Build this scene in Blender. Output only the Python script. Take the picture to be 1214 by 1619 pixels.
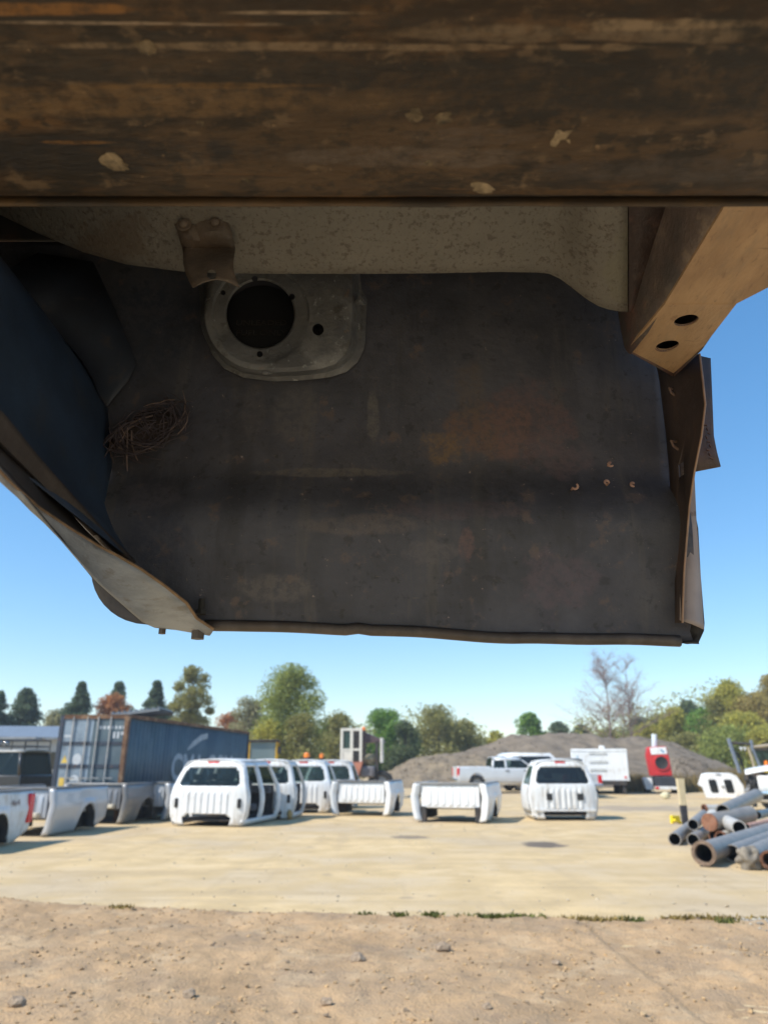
import bpy, bmesh, math, random
import numpy as np
from mathutils import Vector, Matrix, noise as mnoise
R = math.radians
rng = random.Random(7)
for o in list(bpy.data.objects): bpy.data.objects.remove(o)
SC = bpy.context.scene
COL = SC.collection

# ------------------------------------------------------------------ camera
CAM_H, PITCH, FPX, PW, PH = 1.55, R(19.5), 1122.0, 1214.0, 1619.0
cd = bpy.data.cameras.new('camera'); cam = bpy.data.objects.new('camera', cd); COL.objects.link(cam)
cam.location = (0, 0, CAM_H); cam.rotation_euler = (R(90) + PITCH, 0, 0)
cd.sensor_fit = 'VERTICAL'; cd.sensor_height = 36; cd.sensor_width = 27; cd.lens = FPX / PH * 36
cd.clip_start = 0.02; cd.clip_end = 3000
cd.dof.use_dof = True; cd.dof.focus_distance = 1.12; cd.dof.aperture_fstop = 5.2
SC.camera = cam

# ------------------------------------------------------------------ sky, sun, exposure
SUN_EL, SUN_AZ = R(47), math.atan2(-0.90, -0.43)          # sun to the left and a little behind the camera
wd = bpy.data.worlds.new('World'); SC.world = wd; wd.use_nodes = True
nt = wd.node_tree; nt.nodes.clear()
sky = nt.nodes.new('ShaderNodeTexSky'); sky.sky_type = 'NISHITA'; sky.sun_disc = False
sky.sun_elevation = SUN_EL; sky.sun_rotation = SUN_AZ; sky.altitude = 100
sky.air_density = 1.0; sky.dust_density = 0.0; sky.ozone_density = 2.6
bg = nt.nodes.new('ShaderNodeBackground'); bg.inputs['Strength'].default_value = 0.15
out = nt.nodes.new('ShaderNodeOutputWorld')
hs_ = nt.nodes.new('ShaderNodeHueSaturation'); hs_.inputs['Saturation'].default_value = 1.46; hs_.inputs['Value'].default_value = 1.46
gam = nt.nodes.new('ShaderNodeGamma'); gam.inputs[1].default_value = 0.72
nt.links.new(sky.outputs[0], gam.inputs[0]); nt.links.new(gam.outputs[0], hs_.inputs['Color']); nt.links.new(hs_.outputs[0], bg.inputs[0]); nt.links.new(bg.outputs[0], out.inputs[0])
sl = bpy.data.lights.new('sun', 'SUN'); sl.energy = 4.2; sl.angle = R(0.53); sl.color = (1.0, 0.94, 0.84)
so = bpy.data.objects.new('sun', sl); COL.objects.link(so)
sv = Vector((math.sin(SUN_AZ) * math.cos(SUN_EL), math.cos(SUN_AZ) * math.cos(SUN_EL), math.sin(SUN_EL)))
so.rotation_euler = sv.to_track_quat('Z', 'Y').to_euler(); so.location = sv * 50
vs = SC.view_settings; SC.display_settings.display_device = 'sRGB'
vs.view_transform = 'Standard'; vs.look = 'None'; vs.gamma = 1; vs.exposure = 0.52; vs.use_curve_mapping = False
SC.render.engine = 'CYCLES'
SC.cycles.max_bounces = 8; SC.cycles.diffuse_bounces = 5; SC.cycles.use_denoising = True

# ------------------------------------------------------------------ survey helpers: a sight line of the photo met with a plane of the place
SP, CP = math.sin(PITCH), math.cos(PITCH)
def ray(px, py):
    u, v = (px - PW / 2) / FPX, (PH / 2 - py) / FPX
    return Vector((u, CP - SP * v, SP + CP * v))
def W(px, py, Y):                      # point at distance Y ahead
    d = ray(px, py); return Vector((0, 0, CAM_H)) + d * (Y / d.y)
def Hh(px, py, z):                     # point at height z
    d = ray(px, py); return Vector((0, 0, CAM_H)) + d * ((z - CAM_H) / d.z)
def G(px, py): return Hh(px, py, 0.0)
def perpx(Y, z=1.0): return FPX / (Y * CP + (z - CAM_H) * SP)   # pixels per metre

# ------------------------------------------------------------------ mesh helpers
class MB:
    def __init__(s): s.v = []; s.f = []
    def add(s, vs, fs):
        n = len(s.v); s.v += [tuple(p) for p in vs]; s.f += [tuple(i + n for i in f) for f in fs]; return s
    def box(s, c, d, rz=0.0, m=None):
        x, y, z = d[0] / 2, d[1] / 2, d[2] / 2
        vs = [Vector((a, b, e)) for e in (-z, z) for a, b in ((-x, -y), (x, -y), (x, y), (-x, y))]
        q = m if m else Matrix.Rotation(rz, 3, 'Z')
        return s.add([q @ p + Vector(c) for p in vs], [(3, 2, 1, 0), (4, 5, 6, 7), (0, 1, 5, 4), (1, 2, 6, 5), (2, 3, 7, 6), (3, 0, 4, 7)])
    def bx(s, x0, x1, y0, y1, z0, z1): return s.box(((x0 + x1) / 2, (y0 + y1) / 2, (z0 + z1) / 2), (x1 - x0, y1 - y0, z1 - z0))
    def grid(s, rows, skip=None, loop=False):
        m, n = len(rows), len(rows[0]); vs = [p for r in rows for p in r]; fs = []
        for i in range(m - 1):
            for j in range(n if loop else n - 1):
                if skip and skip(i, j): continue
                k = (j + 1) % n
                fs.append((i * n + j, i * n + k, (i + 1) * n + k, (i + 1) * n + j))
        return s.add(vs, fs)
    def prism(s, poly, vec):
        n = len(poly); v = Vector(vec); a = [Vector(p) for p in poly]
        return s.add(a + [p + v for p in a], [tuple(range(n - 1, -1, -1)), tuple(range(n, 2 * n))] + [(i, (i + 1) % n, n + (i + 1) % n, n + i) for i in range(n)])
    def tube(s, pts, r, n=8, caps=True):
        pts = [Vector(p) for p in pts]; rr = r if isinstance(r, (list, tuple)) else [r] * len(pts); rows = []
        for i, p in enumerate(pts):
            t = (pts[min(i + 1, len(pts) - 1)] - pts[max(i - 1, 0)]).normalized()
            a = t.orthogonal().normalized() if i == 0 else (a - t * a.dot(t)).normalized()
            b = t.cross(a)
            rows.append([p + (a * math.cos(2 * math.pi * k / n) + b * math.sin(2 * math.pi * k / n)) * rr[i] for k in range(n)])
        k0 = len(s.v); s.grid(rows, loop=True)
        if caps:
            s.f.append(tuple(k0 + i for i in range(n - 1, -1, -1))); s.f.append(tuple(k0 + (len(pts) - 1) * n + i for i in range(n)))
        return s
    def ring(s, c, axis, prof, n=24):      # lathe: prof = [(distance along axis, radius)], closed profile
        t = Vector(axis).normalized(); a = t.orthogonal().normalized(); b = t.cross(a); c = Vector(c)
        rows = [[c + t * h + (a * math.cos(2 * math.pi * k / n) + b * math.sin(2 * math.pi * k / n)) * r for k in range(n)] for h, r in prof]
        return s.grid(rows, loop=True)
    def ico(s, c, r, sub=1, sc=(1, 1, 1), rough=0.0, seed=0, rot=None):
        bm = bmesh.new(); bmesh.ops.create_icosphere(bm, subdivisions=sub, radius=1)
        vs = []
        for v in bm.verts:
            p = v.co.copy()
            if rough: p *= 1 + rough * mnoise.noise(p * 1.6 + Vector((seed * 3.1, seed * 1.7, seed)))
            p = Vector((p.x * sc[0], p.y * sc[1], p.z * sc[2])) * r
            if rot: p = rot @ p
            vs.append(p + Vector(c))
        fs = [tuple(v.index for v in f.verts) for f in bm.faces]; bm.free()
        return s.add(vs, fs)
    def build(s, name, mat, parent=None, smooth=True, angle=35, solid=0, bevel=0, world=False, off=0.0):
        vs = s.v
        if world and parent is not None:
            l = parent.location; vs = [(p[0] - l[0], p[1] - l[1], p[2] - l[2]) for p in vs]
        me = bpy.data.meshes.new(name); me.from_pydata(vs, [], s.f); me.update()
        bm = bmesh.new(); bm.from_mesh(me); bmesh.ops.recalc_face_normals(bm, faces=bm.faces); bm.to_mesh(me); bm.free()
        if smooth:
            me.shade_smooth(); me.set_sharp_from_angle(angle=R(angle))
        me.materials.append(mat)
        o = bpy.data.objects.new(name, me); COL.objects.link(o)
        if parent is not None: o.parent = parent
        if solid:
            m = o.modifiers.new('thickness', 'SOLIDIFY'); m.thickness = solid; m.offset = off; m.use_even_offset = False
        if bevel:
            m = o.modifiers.new('edges', 'BEVEL'); m.width = bevel; m.segments = 2; m.limit_method = 'ANGLE'
        return o

def tag(o, label=None, cat=None, group=None, kind=None):
    if label: o['label'] = label
    if cat: o['category'] = cat
    if group: o['group'] = group
    if kind: o['kind'] = kind
    return o
def thing(name, label, cat, loc=(0, 0, 0), rz=0.0, group=None):
    o = bpy.data.objects.new(name, None); COL.objects.link(o); o.empty_display_size = 0.3
    o.location = loc; o.rotation_euler = (0, 0, rz); return tag(o, label, cat, group)
def cut(o, cutters):                   # cut real holes, then drop the cutters
    dg = bpy.context.evaluated_depsgraph_get(); tmp = []
    for mb in cutters:
        c = mb.build('cutter', o.data.materials[0], o.parent, smooth=False); tmp.append(c)
        m = o.modifiers.new('hole', 'BOOLEAN'); m.object = c; m.operation = 'DIFFERENCE'; m.solver = 'EXACT'
    bpy.context.view_layer.update(); dg = bpy.context.evaluated_depsgraph_get()
    me = bpy.data.meshes.new_from_object(o.evaluated_get(dg)); o.modifiers.clear(); o.data = me
    for c in tmp: bpy.data.objects.remove(c)
    return o
def lerp(a, b, t): return a + (b - a) * t
def interp(xs, ys, x): return float(np.interp(x, xs, ys))

# ------------------------------------------------------------------ materials
MATS = {}
def mat(name, base, rough=0.6, metal=0.0, var=0.15, scale=4.0, stretch=(1, 1, 1), spots=(), patches=(), bump=0.0, bscale=30.0, spec=0.5, island=0.0, transl=0.0, coat=0.0, speckle=0):
    """spots: (colour, noise scale, threshold, softness, strength); patches: (centre, radii, colour, strength, edge noise scale)"""
    if name in MATS: return MATS[name]
    m = bpy.data.materials.new(name); m.use_nodes = True; N = m.node_tree.nodes; L = m.node_tree.links
    b = N['Principled BSDF']; b.inputs['Roughness'].default_value = rough; b.inputs['Metallic'].default_value = metal
    b.inputs['Specular IOR Level'].default_value = spec
    if coat: b.inputs['Coat Weight'].default_value = coat
    tc = N.new('ShaderNodeTexCoord'); mp = N.new('ShaderNodeMapping'); mp.inputs['Scale'].default_value = stretch
    L.new(tc.outputs['Object'], mp.inputs['Vector'])
    def nz(sc, det=6, ro=0.6, straight=False):
        n = N.new('ShaderNodeTexNoise'); n.inputs['Scale'].default_value = sc; n.inputs['Detail'].default_value = det; n.inputs['Roughness'].default_value = ro
        L.new(tc.outputs['Object'] if straight else mp.outputs['Vector'], n.inputs['Vector']); return n.outputs['Fac']
    def mrange(x, a, c, d=0.0, e=1.0):
        r = N.new('ShaderNodeMapRange'); r.interpolation_type = 'SMOOTHSTEP'; L.new(x, r.inputs[0])
        for i, q in enumerate((a, c, d, e)): r.inputs[i + 1].default_value = q
        return r.outputs[0]
    def mix(fac, a, c):
        x = N.new('ShaderNodeMix'); x.data_type = 'RGBA'
        (L.new(fac, x.inputs[0]) if hasattr(fac, 'node') else setattr(x.inputs[0], 'default_value', fac))
        for q, i in ((a, 6), (c, 7)):
            if hasattr(q, 'node'): L.new(q, x.inputs[i])
            else: x.inputs[i].default_value = (*q, 1)
        return x.outputs[2]
    def vm(op, a, c):
        x = N.new('ShaderNodeVectorMath'); x.operation = op
        for q, i in ((a, 0), (c, 1)):
            if hasattr(q, 'node'): L.new(q, x.inputs[i])
            else: x.inputs[i].default_value = q
        return x
    def mt(op, a, c):
        x = N.new('ShaderNodeMath'); x.operation = op
        for q, i in ((a, 0), (c, 1)):
            if hasattr(q, 'node'): L.new(q, x.inputs[i])
            else: x.inputs[i].default_value = q
        return x.outputs[0]
    lo = tuple(max(0, c * (1 - var)) for c in base); hi = tuple(min(1, c * (1 + var)) for c in base)
    col = mix(mrange(nz(scale), 0.3, 0.7), lo, hi)
    if island:
        g = N.new('ShaderNodeNewGeometry')
        col2 = mix(g.outputs['Random Per Island'], tuple(c * (1 - island) for c in base), (min(1, base[0] * (1 + island * 1.15)), min(1, base[1] * (1 + island)), base[2] * (1 + 0.4 * island)))
        col = mix(0.7, col, col2)
    for sp in spots:
        c, sc, th, soft, st = sp[:5]; src = nz(sc, 8, 0.65)
        if len(sp) > 5:
            mp2 = N.new('ShaderNodeMapping'); mp2.inputs['Scale'].default_value = sp[5]; mp2.inputs['Rotation'].default_value = (0, 0, sp[6] if len(sp) > 6 else 0); L.new(tc.outputs['Object'], mp2.inputs['Vector']); L.new(mp2.outputs[0], src.node.inputs['Vector'])
        col = mix(mt('MULTIPLY', mrange(src, th - soft, th + soft), st), col, c)
    for (ce, ra, c, st, ns) in patches:
        d = vm('SUBTRACT', tc.outputs['Object'], ce); d = vm('DIVIDE', d.outputs[0], ra)
        ln = N.new('ShaderNodeVectorMath'); ln.operation = 'LENGTH'; L.new(d.outputs[0], ln.inputs[0])
        e = mt('ADD', ln.outputs['Value'], mt('MULTIPLY', mt('SUBTRACT', nz(ns, 8, 0.65, True), 0.5), 2.2))
        msk = mrange(e, 1.12, 0.70)
        if speckle: msk = mt('MULTIPLY', msk, mrange(nz(speckle, 5, 0.7, True), 0.36, 0.60, 0.25, 1.0))
        col = mix(mt('MULTIPLY', msk, st), col, c)
    L.new(col, b.inputs['Base Color'])
    if bump:
        bp = N.new('ShaderNodeBump'); bp.inputs['Strength'].default_value = bump; bp.inputs['Distance'].default_value = 0.02
        L.new(nz(bscale, 8, 0.6), bp.inputs['Height']); L.new(bp.outputs[0], b.inputs['Normal'])
    if transl:
        t = N.new('ShaderNodeBsdfTranslucent'); L.new(col, t.inputs[0]); ms = N.new('ShaderNodeMixShader'); ms.inputs[0].default_value = transl
        L.new(b.outputs[0], ms.inputs[1]); L.new(t.outputs[0], ms.inputs[2]); L.new(ms.outputs[0], N['Material Output'].inputs[0])
    MATS[name] = m; return m
def glass(name, tint, rough=0.05, alpha_mix=0.6):
    if name in MATS: return MATS[name]
    m = bpy.data.materials.new(name); m.use_nodes = True; N = m.node_tree.nodes; L = m.node_tree.links
    b = N['Principled BSDF']; b.inputs['Base Color'].default_value = (*tint, 1); b.inputs['Roughness'].default_value = rough
    t = N.new('ShaderNodeBsdfTransparent'); t.inputs[0].default_value = (0.55, 0.68, 0.66, 1); ms = N.new('ShaderNodeMixShader'); ms.inputs[0].default_value = alpha_mix
    L.new(t.outputs[0], ms.inputs[1]); L.new(b.outputs[0], ms.inputs[2]); L.new(ms.outputs[0], N['Material Output'].inputs[0])
    MATS[name] = m; return m

WHITE = mat('white_paint', (0.78, 0.79, 0.79), 0.35, var=0.03, scale=1.5, spots=[((0.50, 0.44, 0.35), 2.2, 0.62, 0.10, 0.6), ((.4, .33, .25), 22, .70, .03, .5), ((.45, .4, .33), 3, .6, .08, .5, (4, 4, .5))], coat=0.2)
WHITE2 = mat('dusty_white_paint', (0.72, 0.73, 0.73), 0.45, var=0.05, scale=1.2, spots=[((0.45, 0.40, 0.32), 1.8, 0.58, 0.12, 0.6), ((0.3, 0.18, 0.08), 9, 0.72, 0.03, 0.6), ((.42, .36, .29), 3, .58, .08, .55, (4, 4, .5))])
SILVER = mat('silver_paint', (0.20, 0.20, 0.205), 0.38, 0.25, var=0.06, scale=1.5, spots=[((0.4, 0.36, 0.29), 2.0, 0.62, 0.12, 0.6)], coat=0.3)
LSILVER = mat('light_silver_paint', (0.45, 0.465, 0.485), 0.35, 0.15, var=0.05, scale=1.5, spots=[((0.45, 0.40, 0.33), 2.0, 0.66, 0.12, 0.4)], coat=0.4)
GREYP = mat('grey_paint', (0.25, 0.25, 0.25), 0.42, 0.2, var=0.1, scale=2, spots=[((0.35, 0.31, 0.25), 2.5, 0.6, 0.12, 0.5)])
RUBBER = mat('black_rubber', (0.02, 0.02, 0.02), 0.75, var=0.3)
DARK = mat('dark_underbody', (0.035, 0.033, 0.032), 0.8, var=0.4, spots=[((0.10, 0.06, 0.035), 6, 0.6, 0.08, 0.7)])
TRIM = mat('grey_trim', (0.16, 0.16, 0.16), 0.6, var=0.15)
SEATM = mat('grey_cloth', (0.10, 0.10, 0.105), 0.9, var=0.2)
BLACKP = mat('black_paint', (0.022, 0.024, 0.028), 0.35, var=0.2, spots=[((0.12, 0.11, 0.09), 2.0, 0.65, 0.12, 0.5)], coat=0.4)
GLASS = glass('tinted_glass', (0.015, 0.022, 0.022), 0.05, 0.62)
CLEAR = glass('green_glass', (0.05, 0.075, 0.07), 0.05, 0.4)
PRIV = glass('dark_glass', (0.012, 0.015, 0.016), 0.06, 0.93)
REDL = mat('red_lens', (0.62, 0.012, 0.02), 0.25, var=0.1)
AMBER = mat('amber_lens', (0.85, 0.22, 0.02), 0.3, var=0.1)
YELLOWP = mat('yellow_paint', (0.72, 0.42, 0.03), 0.45, var=0.1, spots=[((0.2, 0.13, 0.06), 4, 0.66, 0.08, 0.6)])
YELLOWB = mat('bright_yellow_paint', (0.80, 0.62, 0.02), 0.5, var=0.08)
REDP = mat('red_paint', (0.55, 0.015, 0.02), 0.35, var=0.1, coat=0.4)
STEEL = mat('dull_steel', (0.30, 0.30, 0.30), 0.5, 0.6, var=0.15, spots=[((0.2, 0.1, 0.05), 6, 0.66, 0.08, 0.7)])
CHROME = mat('chrome', (0.6, 0.6, 0.6), 0.2, 1.0, var=0.05)

HAZE = 0.0010
# ================================================================== GROUND
def ground_material():
    return mat('packed_gravel', (0.58, 0.43, 0.232), 0.95, var=0.14, scale=1.4, spots=[((0.42, 0.335, 0.235), 0.35, 0.54, 0.10, 0.7), ((0.66, 0.53, 0.35), 0.7, 0.57, 0.10, 0.35), ((0.33, 0.27, 0.20), 4.0, 0.64, 0.05, 0.5), ((0.44, 0.34, 0.22), 30, 0.58, 0.05, 0.5), ((0.30, 0.235, 0.16), 9, .655, .03, .55), ((0.40, 0.305, 0.19), 1.2, .57, .07, .4, (.12, 1.6, 1), .45), ((0.42, 0.32, 0.20), 1.3, .59, .06, .35, (1.5, .10, 1), .25), ((.36, .28, .185), .8, .64, .03, .7)],
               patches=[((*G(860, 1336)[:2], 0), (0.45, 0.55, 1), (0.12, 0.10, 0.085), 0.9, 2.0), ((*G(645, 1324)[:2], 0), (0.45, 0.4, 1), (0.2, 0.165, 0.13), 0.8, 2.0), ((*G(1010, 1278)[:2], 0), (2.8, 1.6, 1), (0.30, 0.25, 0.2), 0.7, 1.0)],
               bump=0.5, bscale=25, spec=0.2)
gm = MB(); n = 60
xs = [-900, -300, -120, -60] + [-30 + i * 2 for i in range(31)] + [60, 120, 300, 900]
ys = [-300, -100, -40, -12, -4, 0, 3] + [4 + i for i in range(40)] + [50, 60, 80, 120, 300, 1200]
def gz(x, y):
    return 0.05 * mnoise.noise(Vector((x * 0.15, y * 0.15, 3))) * min(1, max(0, (abs(y - 8) - 1) / 6)) * (0.5 if y < 40 else 1)
gm.grid([[Vector((x, y, gz(x, y) - 0.0)) for x in xs] for y in ys])
tag(gm.build('ground', ground_material(), angle=60), kind='structure')

# nearer strip of loose brown dirt, its far edge worn thin
def edge_y(x):
    p = interp([-8, -4.7, -2.2, 0, 4.0, 8], [10.6, 9.75, 9.08, 8.72, 8.45, 8.4], x)
    return p + 0.10 * mnoise.noise(Vector((x * 1.3, 0.5, 0))) + 0.05 * mnoise.noise(Vector((x * 5, 1.5, 0)))
def dirt_z(x, y):
    e = edge_y(x) - y; k = max(0.0, min(1.0, e / 0.35))
    h = 0.035 * mnoise.noise(Vector((x * 0.9, y * 0.9, 0))) + 0.022 * mnoise.noise(Vector((x * 3, y * 3, 4))) + 0.016 * mnoise.noise(Vector((x * 8, y * 8, 8))) + 0.008 * mnoise.noise(Vector((x * 19, y * 19, 2)))
    if 2.0 < x < 2.75: h += 0.012 * math.sin((y * 1.0 + 0.35 * abs(x - 2.37)) * 2 * math.pi / 0.13) * min(1, 6 * min(x - 2.0, 2.75 - x)) * (0.6 + 0.6 * mnoise.noise(Vector((x, y, 9)))) - 0.02
    if -3.1 < x + (y - 6) * 0.6 < -2.5: h += 0.008 * math.sin(y * 2 * math.pi / 0.16)
    return 0.012 + 0.03 * k + h * k - 0.035 * (1 - k) ** 2
dm = MB()
DX = np.concatenate([np.arange(-8, -5.2, .2), np.arange(-5.2, 5.2, 0.032), np.arange(5.2, 8.1, .2)]); TY = np.linspace(0, 1, 230)
rows = []
for t in TY:
    r = []
    for x in DX:
        y = 2.5 + (edge_y(x) + 0.02 - 2.5) * t ** .9; r.append((x, y, dirt_z(x, y)))
    rows.append(r)
dm.grid(rows)
DIRT = mat('loose_dirt', (0.44, 0.295, 0.165), 0.97, var=0.16, scale=1.2, spots=[((0.31, 0.23, 0.155), 1.1, 0.55, 0.10, 0.6), ((0.50, 0.365, 0.225), 2.0, 0.58, 0.08, 0.7), ((0.27, 0.19, 0.125), 11, 0.62, 0.05, 0.6), ((0.24, 0.18, 0.13), 40, 0.62, 0.04, 0.5), ((0.58, 0.45, 0.30), 70, 0.63, 0.04, 0.55)], bump=0.9, bscale=40, spec=0.15)
tag(dm.build('dirt_strip', DIRT, angle=80), kind='structure')

# loose stones
STONE = mat('stone', (0.33, 0.245, 0.165), 0.95, var=0.25, scale=2, island=0.55)
def stones(name, n, place, rmin, rmax, m, mean=2.2):
    r = np.random.default_rng(5); base = np.array([(1, 0, 0), (0, 1, 0), (-1, 0, 0), (0, -1, 0), (0, 0, 1), (0, 0, -0.6)], float)
    fc = np.array([(0, 1, 4), (1, 2, 4), (2, 3, 4), (3, 0, 4), (1, 0, 5), (2, 1, 5), (3, 2, 5), (0, 3, 5)])
    V, F = [], []
    for i in range(n):
        x, y, z = place(r); s = rmin + (rmax - rmin) * r.random() ** (mean * 2)
        q, _ = np.linalg.qr(r.normal(size=(3, 3)))
        p = (base * (0.6 + 0.7 * r.random((6, 1))) * s) @ q * np.array([1.15, 1, 0.75])
        V.append(p + np.array([x, y, z + 0.2 * s])); F.append(fc + 6 * i)
    mb = MB(); mb.v = [tuple(map(float, p)) for p in np.concatenate(V)]; mb.f = [tuple(map(int, p)) for p in np.concatenate(F)]
    return tag(mb.build(name, m, smooth=False), kind='stuff')
def pl(r):
    x, y = r.uniform(-4.6, 4.8), 4.5 + 4.6 * r.random()
    y = min(y, edge_y(x) + 0.1 * r.random()); return x, y, max(dirt_z(x, y), 0)
stones('gravel', 2600, pl, 0.003, 0.026, STONE, mean=3.0)
def plc_(r):
    while True:
        x, y = r.uniform(-5, 5), 4.4 + 5.2 * r.random(); y = min(y, edge_y(x) - .02)
        if mnoise.noise(Vector((x * 1.1, y * 1.1, 7))) + .5 * mnoise.noise(Vector((x * 3, y * 3, 1))) > .05 + .5 * r.random() - .2: break
    return x, y, dirt_z(x, y)
stones('dirt_clods', 7000, plc_, .003, .022, mat('clod', (.42, .288, .165), .97, var=.2, scale=3, island=.3, bump=.4), mean=2.2)
def pl2(r):
    x, y = r.uniform(-9, 9), 8.4 + 16 * r.random() ** 1.6; return x, y, 0.0
stones('loose_gravel', 1800, pl2, 0.005, 0.03, mat('pale_stone', (0.42, 0.36, 0.28), 0.95, var=0.2, island=0.4))
def pl3(r):
    x = 3.6 + 1.6 * r.random(); y = 8.3 - 2.6 * r.random() ** 1.5; return x, y, max(dirt_z(x, y), 0)
stones('crushed_stone', 1300, pl3, 0.006, 0.035, mat('grey_stone', (0.36, 0.34, 0.31), 0.95, var=0.2, island=0.45))
for (px, py, r, lb) in ((566, 1533, .055, 'dark squarish rock in the middle of the loose dirt'), (298, 1590, .04, 'small pale rock near the bottom edge left of the middle'), (26, 1603, .05, 'pale tan rock in the bottom left corner of the dirt'), (700, 1507, .06, 'low dark clod of dirt below the longest weed clump'), (516, 1597, .035, 'small tan rock at the bottom edge below the dark rock'), (880, 1536, .03, 'tiny pale pebble on the dirt right of the middle'), (770, 1612, .03, 'small pointed stone at the very bottom right of the middle')):
    p = G(px, py); mb = MB(); mb.ico((0, 0, 0), r, 2, (1.2, 1, .75), 0.45, seed=px)
    o = mb.build('rock', mat('rock_face', (0.30, 0.225, 0.155), 0.95, var=0.3, scale=18, bump=.5), smooth=False)
    o.location = (p.x, p.y, dirt_z(p.x, p.y) + r * 0.35); tag(o, lb, 'rock', 'rocks in the loose dirt')

# weeds along the seam
WEED = mat('weed_green', (0.13, 0.145, 0.035), 0.8, var=0.2, island=0.6, transl=0.3)
WEEDY = mat('weed_yellow', (0.25, 0.185, 0.06), 0.8, var=0.2, island=0.6, transl=0.3)
def blades(mb, x, y, z, n, spread, h, r):
    for _ in range(n):
        a = r.random() * 6.28; q = abs(r.gauss(0, 0.5)); bx, by = x + spread[0] * max(-.95, min(.95, r.gauss(0, .5))), y + spread[1] * max(-.8, min(.8, r.gauss(0, .4)))
        hh = h * r.uniform(0.4, 1.1); w = 0.006 + 0.006 * r.random(); ln = r.uniform(.2, .9) * hh
        c, s_ = math.cos(a), math.sin(a)
        p0 = Vector((bx, by, z)); p1 = p0 + Vector((c * ln * .4, s_ * ln * .4, hh * .6)); p2 = p0 + Vector((c * ln, s_ * ln, hh))
        d = Vector((-s_, c, 0)) * w
        mb.add([p0 - d, p0 + d, p1 + d, p1 - d, p2], [(0, 1, 2, 3), (3, 2, 4)])
for (px, py, wx, n_, m_, lb) in ((192, 1441, .16, 50, WEEDY, 'faint dry weed tuft at the left end of the dirt edge'), (577, 1453, .11, 60, WEED, 'small green weed tuft, first right of the picture middle line'), (631, 1455, .10, 80, WEED, 'round green weed tuft between two others on the dirt edge'), (684, 1456, .12, 130, WEED, 'dense dark green weed tuft just left of the longest clump'), (790, 1458, .48, 420, WEED, 'longest weed clump, green with yellow tips, on the dirt edge'), (930, 1457, .42, 260, WEEDY, 'reddish yellow low weed clump right of the longest green one'), (1000, 1456, .14, 60, WEED, 'little green tuft at the right end of the reddish clump'), (1110, 1459, .42, 300, WEEDY, 'yellow green weed clump in front of the pipe pile'), (1150, 1467, .12, 60, WEED, 'small bright weed tuft below the yellow green clump'), (1205, 1456, .16, 160, WEEDY, 'tallest yellow weed clump at the right end of the dirt edge')):
    p = G(px, py); mb = MB(); r = random.Random(px); mb.ico((0, 0, -.004), 1, 3, (wx * .9, .07, .010), .8, px); blades(mb, 0, 0, 0, int(n_ * .9), (wx, .13), .045 if wx < .3 else .05, r)
    o = mb.build('weed_clump', m_, smooth=False); o.location = (p.x, p.y, max(0, dirt_z(p.x, p.y)) if p.y < edge_y(p.x) else 0.0); tag(o, lb, 'weeds', 'weed clumps along the dirt edge')

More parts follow.
